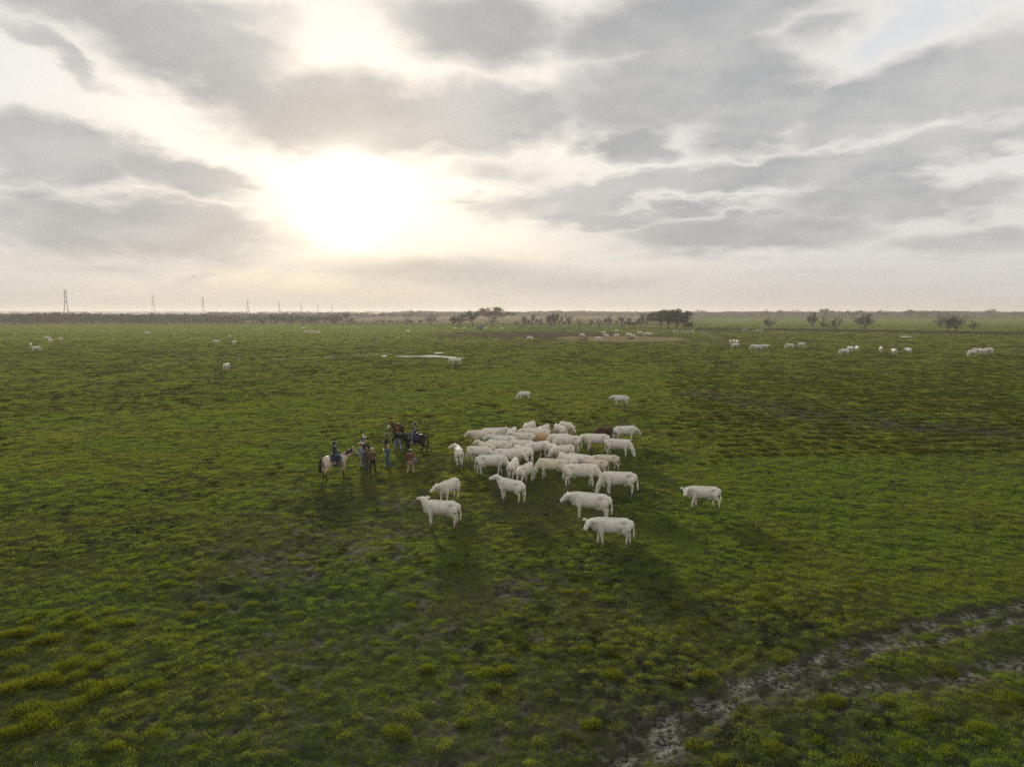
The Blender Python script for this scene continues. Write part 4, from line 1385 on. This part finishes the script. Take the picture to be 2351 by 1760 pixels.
FAR.append((1399, 765.5, 180, 0, 1.0, "tiny dark cow right beside a white one behind the hay bedding", None))
for px, py, hd, vi, size, lb, g in FAR:
    place_cow(FARV[vi], px, py, hd, size, lb, g, 2.0 if 'dark cow' in lb else 0.0, "calf" if 'calf' in lb else "cow")

# ------------------------------------------------------------------ horses
M_LEATHER = noisy_mat("saddle_leather", (.05, .022, .010), (.12, .055, .025), 6, .7, .15)
M_LEATHER_D = noisy_mat("dark_leather", (.018, .014, .012), (.04, .03, .024), 6, .7, .15)
M_BLANKET = noisy_mat("blue_saddle_blanket", (.025, .032, .045), (.045, .055, .07), 12)
M_ROPE = noisy_mat("rope", (.20, .20, .17), (.32, .31, .27), 20)
M_HAIR_K = noisy_mat("black_hair", (.012, .010, .009), (.03, .024, .02), 14, .6, .3)
M_HAIR_O = noisy_mat("chestnut_hair", (.10, .04, .015), (.17, .075, .03), 14, .6, .3)


def horse_coat(name, c0, c1, leg, leg_z, face=None, sock=None):
    m_ = bpy.data.materials.new(name)
    m_.use_nodes = True
    k = Nodes(m_.node_tree)
    oc = k.node('ShaderNodeTexCoord').outputs['Object']
    n1 = k.noise(oc, 3.0, 4, .6, dim='3D')
    c = k.mix(k.step(n1, .35, .65), rgb(*c0), rgb(*c1))
    z_ = k.node('ShaderNodeSeparateXYZ', {0: oc}).outputs[2]
    c = k.mix(k.step(k.m('ADD', z_, k.m('MULTIPLY', n1, .1)), leg_z, leg_z * .6), c, rgb(*leg))
    if face:
        c = k.mix(k.node('ShaderNodeAttribute', attribute_name='muzzle').outputs['Fac'], c, rgb(*face))
    bs = k.node('ShaderNodeBsdfPrincipled', {'Base Color': c, 'Roughness': .55, 'Specular IOR Level': .12})
    k.node('ShaderNodeOutputMaterial', {0: bs.outputs[0]})
    return m_


def horse(px, py, heading, npit, hpit, turn, coat_m, hair_m, size, label, stride=0.0, long_tail=True, white_face=False):
    k = Kit()
    k.tube([(-.88, 0, 1.28), (-.80, 0, 1.24), (-.62, 0, 1.20), (-.32, 0, 1.16), (0, 0, 1.13), (.3, 0, 1.15), (.52, 0, 1.19), (.68, 0, 1.20), (.80, 0, 1.20)],
           [(.08, .10), (.21, .22), (.275, .30), (.27, .29), (.285, .31), (.265, .32), (.23, .32), (.17, .26), (.08, .15)], 14)
    k.tube([(-.3, 0, 1.40), (.1, 0, 1.39), (.42, 0, 1.44), (.55, 0, 1.42)], [.08, .07, .09, .09], 8)
    base = Vector((.60, 0, 1.30))
    np_, hp, ty = R(npit), R(hpit), R(turn)
    mid = polar(base, .37, np_, ty * .4)
    poll = polar(mid, .37, np_ + R(4), ty)
    k.tube([(.45, 0, 1.24), base, mid, poll], [(.20, .32), (.165, .29), (.12, .215), (.09, .14)], 12)
    hy = ty * 1.3
    hs = [polar(poll, L, hp, hy) for L in (-.03, .10, .22, .36, .50, .58)]
    k.tube(hs, [(.06, .06), (.10, .125), (.095, .125), (.068, .092), (.062, .075), (.045, .05)], 12)
    side = Vector((-math.sin(hy), math.cos(hy), 0))
    for s_ in (-1, 1):
        e0 = poll + side * (s_ * .055) + Vector((0, 0, .06))
        k.tube([e0, e0 + Vector((0, 0, .09)) + side * s_ * .015, e0 + Vector((0, 0, .16)) + side * s_ * .01], [.04, .036, .012], 7)
        a = stride * s_
        k.tube([(.48, s_ * .14, 1.10), (.50, s_ * .17, .90), (.50 + a * .3, s_ * .16, .74), (.52 + a * .7, s_ * .15, .50), (.52 + a, s_ * .15, .30), (.52 + a * 1.2, s_ * .15, .14), (.55 + a * 1.25, s_ * .15, .07), (.57 + a * 1.25, s_ * .15, 0)],
               [(.12, .17), (.10, .13), .085, .062, .045, .042, .058, .07], 10)
        a = -stride * s_
        k.tube([(-.62, s_ * .15, 1.16), (-.58, s_ * .19, .96), (-.52 + a * .2, s_ * .18, .80), (-.76 + a * .6, s_ * .15, .55), (-.75 + a * .9, s_ * .15, .36), (-.73 + a, s_ * .15, .15), (-.70 + a, s_ * .15, .07), (-.68 + a, s_ * .15, 0)],
               [(.14, .22), (.15, .24), (.11, .16), (.058, .075), .05, .043, .058, .07], 10)
    me_ = fuse(k, .022, 3, .4, "horse", (coat_m,))
    near_attr(me_, 'muzzle', [(hs[4], .16), (hs[3], .13), (hs[2], .10)] if white_face else [(hs[5], .10)])
    gx, gy = on_plane(px, py, 1.1 * size)
    o = add("horse", me_, label=label, cat="horse", loc=(gx, gy, ground_z(gx, gy) - .01), rz=R(heading))
    o.scale = (size,) * 3
    rr = random.Random(px)
    tk = Kit()
    for i in range(16):
        ox, oy = rr.uniform(-.03, .03), rr.uniform(-.05, .05)
        tk.tube([(-.88, oy * .5, 1.40), (-.98 + ox, oy, 1.22), (-1.02 + ox, oy * 1.8, .85), (-1.02 + ox * 2, oy * 2.2, .35 + rr.uniform(0, .2))], [.03, .042, .045, .012], 5)
    add("tail", tk.mesh("tail", hair_m), o)
    mk = Kit()
    for i in range(60):
        t = i / 59
        c = base.lerp(poll, t) if t < .5 else mid.lerp(poll, (t - .5) * 2)
        c = c + Vector((-.02, 0, .25 - .13 * t))
        s_ = 1 if i % 3 else -1
        mk.tube([c, c + Vector((-.03, s_ * .08, -.05)), c + Vector((-.06 + rr.uniform(-.02, .02), s_ * .13, -.20 - .06 * rr.random()))], [.035, .034, .012], 5)
    add("mane", mk.mesh("mane", hair_m), o)
    for s_ in (-1, 1):
        add("eye", EYE_ME, o, loc=hs[1] + side * (s_ * .09) + Vector((0, 0, .04)))
    # tack
    sd = add("saddle", Kit().tube([(-.34, 0, 1.60), (-.28, 0, 1.56), (-.08, 0, 1.50), (.12, 0, 1.51), (.24, 0, 1.58), (.28, 0, 1.66)], [(.17, .03), (.19, .05), (.15, .05), (.12, .06), (.09, .05), (.03, .03)], 12)
             .tube([(.26, 0, 1.60), (.29, 0, 1.72)], [.03, .028], 8).tube([(.29, -.03, 1.73), (.29, .03, 1.73)], [.03, .03], 8).mesh("saddle", M_LEATHER), o)
    bl = Kit()
    n = 12
    ring = []
    for xi in (-.42, -.1, .22):
        ring.append([(xi, .315 * math.cos(a) * 1.02, 1.155 + .335 * math.sin(a)) for a in [R(-8) + R(196) * j / n for j in range(n + 1)]])
    bl.v = [p for r0 in ring for p in r0]
    for i in range(2):
        for j in range(n):
            q = i * (n + 1) + j
            bl.f.append((q, q + 1, q + n + 2, q + n + 1))
    add("blanket", bl.mesh("blanket", M_BLANKET if not white_face else M_LEATHER_D), sd)
    gk = Kit()
    gk.tube([(-.02, .33 * math.cos(a), 1.13 + .35 * math.sin(a)) for a in [2 * math.pi * j / 20 for j in range(21)]], [(.02, .05)] * 21, 6, caps=False)
    add("girth", gk.mesh("girth", M_LEATHER_D), sd)
    for s_ in (-1, 1):
        add("stirrup", Kit().tube([(0, s_ * .30, 1.40), (.03, s_ * .37, 1.05), (.04, s_ * .39, .86)], [(.05, .015), (.04, .015), (.03, .015)], 6).box((.04, s_ * .40, .76), (.13, .12, .03)).box((.04, s_ * .46, .82), (.04, .02, .14)).box((.04, s_ * .34, .82), (.04, .02, .14)).mesh("stirrup", M_LEATHER_D), sd)
    bk = Kit()
    for q, w_ in ((hs[4], .085), (hs[1], .125)):
        d = (hs[4] - hs[1]).normalized()
        u = side.cross(d).normalized()
        bk.tube([q + side * (w_ * .98 * math.cos(a)) + u * (w_ * 1.12 * math.sin(a)) for a in [2 * math.pi * j / 14 for j in range(15)]], [.012] * 15, 5, caps=False)
    for s_ in (-1, 1):
        bk.tube([hs[1] + side * s_ * .11, hs[2] + side * s_ * .10, hs[4] + side * s_ * .078], [.012] * 3, 5)
        bk.tube([hs[4] + side * s_ * .08, (hs[4] + Vector((.30, s_ * .12, 1.5))) / 2 + Vector((0, s_ * .12, -.08)), Vector((.30, s_ * .05, 1.58))], [.011] * 3, 5)
    add("bridle", bk.mesh("bridle", M_LEATHER_D), o)
    return o


M_BUCK = horse_coat("buckskin_coat", (.50, .40, .29), (.62, .52, .40), (.05, .035, .025), .62, (.16, .11, .08))
M_BLACKH = horse_coat("black_coat", (.014, .013, .013), (.032, .030, .029), (.012, .011, .010), .3, (.03, .03, .03))
M_CHEST = horse_coat("chestnut_coat", (.11, .038, .014), (.18, .070, .026), (.11, .04, .016), .3, (.75, .73, .70))
h1_ = horse(770, 1058, 34, 36, -48, -5, M_BUCK, M_HAIR_K, 1.03, "buckskin horse with black tail, ridden by the dark-jacketed rider at left", .05)
h2_ = horse(951, 1008, 190, 12, -58, 0, M_BLACKH, M_HAIR_K, 1.04, "black horse standing side-on facing left, ridden by a rider in jeans", .16)
h3_ = horse(914, 986, 256, 46, -50, -22, M_CHEST, M_HAIR_O, 1.02, "chestnut horse with white face, saddled, behind the black horse", .03, white_face=True)


# ------------------------------------------------------------------ people
M_SKIN = mat("skin", (.42, .25, .17), .55, .3)
M_LIP = mat("lips", (.30, .12, .09), .5)


def cloth(name, c0, c1, scale=14, check=None):
    m_ = bpy.data.materials.new(name)
    m_.use_nodes = True
    k = Nodes(m_.node_tree)
    oc = k.node('ShaderNodeTexCoord').outputs['Object']
    c = k.mix(k.step(k.noise(oc, scale, 4, .65, dim='3D'), .35, .65), rgb(*c0), rgb(*c1))
    if check:
        wv = k.node('ShaderNodeTexChecker', {'Vector': oc, 'Scale': check, 'Color1': rgb(.35, .35, .35), 'Color2': rgb(1, 1, 1)}).outputs[0]
        c = k.mix(1.0, c, wv, 'MULTIPLY')
    bs = k.node('ShaderNodeBsdfPrincipled', {'Base Color': c, 'Roughness': .85, 'Specular IOR Level': .15, 'Sheen Weight': .2})
    k.node('ShaderNodeOutputMaterial', {0: bs.outputs[0]})
    return m_


CL = {'black': cloth("black_cloth", (.010, .011, .013), (.022, .023, .026)), 'navy': cloth("navy_cloth", (.014, .020, .032), (.028, .036, .052)), 'denim': cloth("blue_denim", (.035, .068, .115), (.065, .12, .18)),
      'pale': cloth("pale_blue_denim", (.15, .20, .26), (.23, .29, .36)), 'white': cloth("white_cloth", (.58, .58, .57), (.70, .70, .69)), 'grey': cloth("grey_tan_cloth", (.17, .165, .14), (.25, .24, .21)),
      'plaid': cloth("dark_plaid_wool", (.06, .068, .07), (.11, .115, .12), 14, 16), 'brown': cloth("brown_suede", (.10, .055, .030), (.16, .09, .05)), 'green': cloth("dark_green_cloth", (.014, .024, .020), (.03, .042, .036)),
      'rust': cloth("rust_corduroy", (.12, .045, .030), (.18, .07, .045)), 'tan': cloth("tan_cloth", (.28, .19, .12), (.38, .27, .18)), 'straw': cloth("straw_felt", (.36, .25, .17), (.48, .35, .25)),
      'felt': cloth("black_felt", (.012, .011, .010), (.025, .023, .020)), 'boot': cloth("boot_leather", (.03, .02, .014), (.07, .045, .03)), 'slate': cloth("slate_cloth", (.10, .12, .14), (.16, .19, .21))}
HAIR = {'dark': M_HAIR_K, 'auburn': noisy_mat("auburn_hair", (.12, .045, .02), (.20, .08, .035), 14, .6, .3), 'blond': noisy_mat("golden_hair", (.34, .16, .05), (.46, .25, .09), 14, .6, .3), 'grey': noisy_mat("grey_hair", (.30, .29, .27), (.42, .41, .38), 14)}


def limb(k, pts, rad, grow=0.0, n=9):
    k.tube(pts, [(r_[0] + grow, r_[1] + grow) if isinstance(r_, tuple) else r_ + grow for r_ in rad], n)


def person(loc, heading, label, top, legs, hair='dark', hat=None, hat_kind='cowboy', height=1.7, arms=None, long_hair=False, seated=False, vest=None, coat_len=0.0, spread=.10, look=0.0, sleeves=None, parent_z=None, boots='boot'):
    """Faces local +X, left is +Y."""
    H = Vector
    hipz = .90
    hips = [H((0, s_ * .085, hipz)) for s_ in (-1, 1)]
    if seated:
        knees = [H((.30, s_ * .36, hipz - .20)) for s_ in (-1, 1)]
        ankles = [H((.20, s_ * .44, hipz - .60)) for s_ in (-1, 1)]
        toes = [H((.36, s_ * .45, hipz - .63)) for s_ in (-1, 1)]
        mids = [a.lerp(b, .5) + H((.03, s_ * .05, .06)) for a, b, s_ in zip(hips, knees, (-1, 1))]
    else:
        knees = [H((.02, s_ * (.085 + spread * .45), .48)) for s_ in (-1, 1)]
        ankles = [H((-.02, s_ * (.085 + spread), .08)) for s_ in (-1, 1)]
        toes = [H((.15, s_ * (.10 + spread * 1.05), .035)) for s_ in (-1, 1)]
        mids = [a.lerp(b, .5) for a, b in zip(hips, knees)]
    torso = [(0, 0, .86), (0, 0, .96), (.005, 0, 1.08), (.01, 0, 1.24), (0, 0, 1.36), (-.01, 0, 1.43)]
    trad = [(.15, .10), (.165, .115), (.14, .105), (.165, .12), (.175, .11), (.11, .08)]
    sh = [H((-.01, s_ * .185, 1.39)) for s_ in (-1, 1)]
    if arms is None:
        arms = [((-.03, .27, 1.12), (.10, .25, .90)), ((-.03, .27, 1.12), (.10, .25, .90))]
    el_ = [H((a[0][0], s_ * a[0][1], a[0][2])) for a, s_ in zip(arms, (-1, 1))]
    wr = [H((a[1][0], s_ * a[1][1], a[1][2])) for a, s_ in zip(arms, (-1, 1))]
    ly = R(look)
    hc = H((.015, 0, 1.60))
    fwd = H((math.cos(ly), math.sin(ly), 0))
    lat = H((-math.sin(ly), math.cos(ly), 0))

    def loft(pts, rad, k, grow=0):
        # torso rings: side radius first
        b = len(k.v)
        n = 12
        for (x_, y_, z_), (ra, rb) in zip(pts, rad):
            for j in range(n):
                a = 2 * math.pi * j / n
                k.v.append((x_ + (rb + grow) * math.cos(a), y_ + (ra + grow) * math.sin(a), z_))
        for i in range(len(pts) - 1):
            for j in range(n):
                q = b + i * n
                k.f.append((q + j, q + (j + 1) % n, q + n + (j + 1) % n, q + n + j))
        k.f.append(tuple(b + j for j in reversed(range(n))))
        e = b + (len(pts) - 1) * n
        k.f.append(tuple(e + j for j in range(n)))

    def arm(k, i, grow, to_wrist=True):
        limb(k, [sh[i] + H((0, -.03 * (-1, 1)[i], .0)), sh[i], sh[i].lerp(el_[i], .5), el_[i], el_[i].lerp(wr[i], .5), wr[i]], [.06, .062, .052, .043, .042, .032], grow)

    def leg(k, i, grow, bell=0.0):
        limb(k, [hips[i] + H((0, 0, .04)), hips[i], mids[i], knees[i], knees[i].lerp(ankles[i], .35), ankles[i]], [.085, .092, .078, .058, .058, .042 + bell], grow)

    b = Kit()
    loft(torso, trad, b)
    for i in (0, 1):
        arm(b, i, 0)
        leg(b, i, 0)
        limb(b, [ankles[i] + H((-.05, 0, -.03)), ankles[i].lerp(toes[i], .5), toes[i]], [.042, .045, .032])
        hd = (wr[i] - el_[i]).normalized()
        limb(b, [wr[i], wr[i] + hd * .05, wr[i] + hd * .09], [(.030, .022), (.040, .020), (.036, .018)])
    limb(b, [(-.01, 0, 1.38), (0, 0, 1.46), hc + H((0, 0, -.06))], [.065, .055, .055])
    b.ball(hc, (.098, .078, .122), 14, 10)
    b.ball(hc + fwd * .05 + H((0, 0, -.055)), (.05, .052, .055), 10, 7)
    b.tube([hc + fwd * .085 + H((0, 0, .02)), hc + fwd * .118 + H((0, 0, -.025))], [.012, .016], 7)
    for s_ in (-1, 1):
        b.ball(hc + lat * (s_ * .078), (.022, .012, .034), 7, 5)
    body = fuse(b, .0165, 2, .45, "body", (M_SKIN,))
    # fingers, unequal and bent, joined into the same mesh
    fk = Kit()
    for i in (0, 1):
        s_ = (-1, 1)[i]
        hd = (wr[i] - el_[i]).normalized()
        ax = hd.cross(H((0, 0, 1))) if abs(hd.z) < .9 else H((1, 0, 0))
        ax.normalize()
        dn = hd.cross(ax).normalized()
        root = wr[i] + hd * .085
        for j, L in enumerate((.065, .078, .072, .055)):
            p = root + ax * (.027 - .018 * j)
            fk.tube([p - hd * .02, p + hd * L * .45, p + hd * L * .8 + dn * .012, p + hd * L * .95 + dn * .03], [.0085, .0082, .0078, .006], 6)
        p = wr[i] + hd * .03 + ax * .034
        fk.tube([p, p + ax * .022 + hd * .03, p + ax * .026 + hd * .062], [.011, .010, .008], 6)
    bm_ = bmesh.new()
    bm_.from_mesh(body)
    tmp = mesh_from("tmp", fk.v, fk.f, [M_SKIN], True)
    bm_.from_mesh(tmp)
    bm_.to_mesh(body)
    bm_.free()
    bpy.data.meshes.remove(tmp)
    body.polygons.foreach_set('use_smooth', [True] * len(body.polygons))

    o = add("person", None, label=label, cat="person", loc=loc, rz=R(heading))
    o.scale = (height / 1.74,) * 3
    bo = add("body", body, o)
    for s_ in (-1, 1):
        add("eye", EYE_ME, bo, loc=hc + fwd * .083 + lat * (s_ * .034) + H((0, 0, .012))).scale = (.6, .6, .6)
    add("mouth", Kit().tube([hc + fwd * .099 - lat * .022 + H((0, 0, -.062)), hc + fwd * .104 + H((0, 0, -.064)), hc + fwd * .099 + lat * .022 + H((0, 0, -.062))], [.004, .007, .004], 6).mesh("mouth", M_LIP), bo)
    # trousers
    k = Kit()
    loft([(0, 0, .84), (0, 0, .93), (.003, 0, 1.03)], [(.15, .105), (.168, .118), (.148, .108)], k, .012)
    for i in (0, 1):
        leg(k, i, .020, .018)
    add("trousers", fuse(k, .02, 1, .5, "trousers", (CL[legs],)), o)
    # top
    k = Kit()
    lo = .95 - coat_len
    pts = [(0, 0, lo), (.002, 0, 1.0 if coat_len < .02 else (lo + 1.05) / 2), (.006, 0, 1.10), (.01, 0, 1.24), (0, 0, 1.36), (-.01, 0, 1.43), (-.01, 0, 1.46)]
    rd = [(.172, .125), (.162, .118), (.148, .112), (.168, .124), (.178, .114), (.115, .085), (.07, .065)]
    loft(pts, rd, k, .022)
    if not sleeves:
        for i in (0, 1):
            arm(k, i, .020)
    else:
        k2 = Kit()
        for i in (0, 1):
            arm(k2, i, .019)
        add("sleeves", fuse(k2, .02, 1, .5, "sleeves", (CL[sleeves],)), o)
    add("jacket", fuse(k, .02, 1, .5, "jacket", (CL[top],)), o)
    for i in (0, 1):
        k = Kit()
        limb(k, [ankles[i] + (knees[i] - ankles[i]).normalized() * .20, ankles[i], ankles[i].lerp(toes[i], .35)], [.062, .052, .05])
        limb(k, [ankles[i] + (ankles[i] - toes[i]) * .35 + H((0, 0, -.02)), ankles[i].lerp(toes[i], .5), toes[i] + (toes[i] - ankles[i]).normalized() * .04], [(.042, .045), (.045, .04), (.03, .025)])
        add("boot", fuse(k, .018, 1, .5, "boot", (CL[boots],)), o)
    # hair
    hk2 = Kit()
    hk2.ball(hc + H((-.012, 0, .018)) - fwd * .012, (.103, .088, .118), 12, 8)
    if long_hair:
        for j in range(11):
            a = R(90) + R(180) * j / 10 + ly
            d = H((math.cos(a), math.sin(a), 0))
            hk2.tube([hc + d * .07 + H((0, 0, .05)), hc + d * .098 + H((0, 0, -.05)), hc + d * .11 + H((0, 0, -.17)), hc + d * .10 + H((-.03, 0, -.34))], [.03, .035, .035, .015], 6)
    hm_ = fuse(hk2, .015, 1, .5, "hair", (HAIR[hair],))
    # keep the face clear of hair
    bm_ = bmesh.new()
    bm_.from_mesh(hm_)
    kill = [v_ for v_ in bm_.verts if (v_.co - hc).dot(fwd) > .035 and v_.co.z < hc.z + .055]
    bmesh.ops.delete(bm_, geom=kill, context='VERTS')
    bm_.to_mesh(hm_)
    bm_.free()
    add("hair", hm_, o)
    if hat:
        k = Kit()
        b0 = len(k.v)
        n = 24
        if hat_kind == 'cowboy':
            prof = [(.115, -.004), (.205, .0), (.21, .008), (.112, .012), (.104, .06), (.09, .105), (.05, .112), (.004, .095)]
            for r_, z_ in prof:
                for j in range(n):
                    a = 2 * math.pi * j / n
                    up = .045 * abs(math.sin(a)) ** 2 if r_ > .15 else (-.02 * abs(math.cos(a)) if z_ > .1 else 0)
                    q = hc + fwd * (r_ * 1.08 * math.cos(a)) + lat * (r_ * .95 * math.sin(a)) + H((0, 0, .055 + z_ + up))
                    k.v.append(tuple(q))
            for i in range(len(prof) - 1):
                for j in range(n):
                    q = b0 + i * n
                    k.f.append((q + j, q + (j + 1) % n, q + n + (j + 1) % n, q + n + j))
            e = b0 + (len(prof) - 1) * n
            k.f.append(tuple(e + j for j in range(n)))
        else:
            k.ball(hc + H((0, 0, .05)), (.112, .100, .085), 14, 8)
            k.tube([hc + fwd * .07 + H((0, 0, .05)), hc + fwd * .13 + H((0, 0, .042)), hc + fwd * .18 + H((0, 0, .03))], [(.085, .02), (.078, .010), (.05, .006)], 10)
        hto = add("hat", k.mesh("hat", CL[hat]), o)
        if hat_kind == 'cowboy':
            add("hat_band", Kit().tube([hc + fwd * (.115 * math.cos(a)) + lat * (.102 * math.sin(a)) + H((0, 0, .085)) for a in [2 * math.pi * j / 18 for j in range(19)]], [.008] * 19, 5, caps=False).mesh("hat_band", CL['boot']), hto)
    return o, [wr[i] + (wr[i] - el_[i]).normalized() * .10 for i in (0, 1)]


def at(px, py):
    gx, gy = on_plane(px, py)
    return (gx, gy, ground_z(gx, gy) - .01)


FOLD = [((.02, .25, 1.13), (.22, .08, 1.17)), ((.02, .25, 1.13), (.22, .08, 1.15))]
HOLD = [((.02, .25, 1.14), (.24, .16, 1.16)), ((-.03, .27, 1.12), (.08, .25, .90))]
REACH = [((.02, .27, 1.20), (.27, .22, 1.33)), ((.02, .26, 1.14), (.24, .20, 1.10))]
REIN = [((-.02, .26, 1.13), (.25, .07, 1.06)), ((-.02, .26, 1.13), (.25, .07, 1.08))]
person(at(833, 1035), 20, "long-haired person in black vest with white sleeves behind the tan hat", 'black', 'pale', 'dark', long_hair=True, sleeves='white', height=1.66, arms=FOLD)
person(at(829, 1073), 15, "person in tan cowboy hat and pale denim shirt, leftmost on foot", 'pale', 'grey', 'auburn', 'straw', height=1.76, arms=HOLD)
person(at(842, 1078.5), 30, "auburn-haired person in dark plaid coat between the tan hat and brown jacket", 'plaid', 'plaid', 'auburn', coat_len=.22, height=1.66, arms=HOLD, long_hair=True)
person(at(840, 1064), 300, "dark-haired person mostly hidden behind the tan cowboy hat", 'black', 'black', 'dark', height=1.72)
person(at(856, 1082.5), 105, "person in brown suede jacket, black trousers and pale cap, back towards us", 'brown', 'black', 'grey', 'white', 'cap', height=1.70, coat_len=.06, arms=HOLD)
person(at(888, 1048), 195, "person in black coat and wide dark hat behind the denim-clad person", 'black', 'black', 'dark', 'felt', height=1.72, coat_len=.25, arms=FOLD)
pf, hf = person(at(891, 1074.5), 215, "golden-haired person in blue denim jacket and jeans holding a white cup", 'denim', 'denim', 'blond', height=1.68, long_hair=True, arms=[((.02, .25, 1.13), (.22, .12, 1.28)), ((.02, .25, 1.13), (.22, .08, 1.15))])
pg, hg = person(at(943, 1086.5), 92, "person in rust jacket and white cap, back towards us", 'rust', 'tan', 'dark', 'white', 'cap', height=1.74, arms=HOLD, spread=.14)
person(at(913, 1033), 88, "person in dark green jacket and pale jeans standing against the chestnut horse", 'green', 'pale', 'dark', height=1.76, spread=.22, arms=REACH)


def in_world(o, p):
    bpy.context.view_layer.update()
    return o.matrix_world @ Vector(p)


cp = in_world(pf, hf[0])
M_CUP = mat("white_paper_cup", (.78, .77, .74), .6)
cup = add("paper_cup", None, label="white paper cup held by the golden-haired person in denim", cat="cup", loc=(cp.x, cp.y, cp.z - .04))
add("cup_wall", Kit().tube([(0, 0, 0), (0, 0, .10)], [.028, .04], 14).mesh("cup_wall", M_CUP), cup)
add("lid", Kit().tube([(0, 0, .102), (0, 0, .112), (0, 0, .118)], [.043, .043, .034], 14).mesh("lid", M_CUP), cup)
bp = in_world(pg, (-.05, -.30, .98))
bag = add("shoulder_bag", None, label="grey cloth bag at the right hip of the person in rust jacket", cat="bag", loc=bp, rz=R(92))
bk_ = Kit()
bk_.tube([(0, 0, -.20), (0, 0, -.16), (0, 0, .04), (0, 0, .16)], [(.12, .06), (.17, .095), (.17, .085), (.13, .03)], 12)
add("pouch", fuse(bk_, .02, 2, .6, "pouch", (CL['slate'],)), bag)
add("strap", Kit().tube([(.0, .02, .14), (-.02, .10, .38), (.02, .22, .48), (.10, .26, .38), (.12, .18, .14)], [.016] * 5, 6).mesh("strap", CL['slate']), bag)


def ride(h, size, dz=.0):
    bpy.context.view_layer.update()
    p = h.matrix_world @ Vector((-.05, 0, 1.50))
    return (p.x, p.y, p.z - .86 * size + dz)


r1 = person(ride(h1_, 1.03), 34, "rider in black hat and navy jacket on the buckskin horse", 'navy', 'denim', 'dark', 'felt', height=1.78, seated=True, arms=REIN, coat_len=.04)
r2 = person(ride(h2_, 1.0), 190, "rider in dark jacket with slate sleeves and blue jeans on the black horse", 'black', 'denim', 'dark', 'felt', height=1.74, seated=True, arms=REIN, sleeves='slate', boots='white')
bpy.context.view_layer.update()
rp = h2_.matrix_world @ Vector((.27, .24, 1.40))
rk = Kit()
for q in range(4):
    rk.tube([((.17 + .008 * q) * math.cos(a), .012 * q, (.20 + .008 * q) * math.sin(a)) for a in [2 * math.pi * j / 22 for j in range(23)]], [.013] * 23, 5, caps=False)
add("rope_coil", rk.mesh("rope_coil", M_ROPE), label="coiled grey rope hanging from the saddle horn of the black horse", cat="rope", loc=rp, rz=R(188))
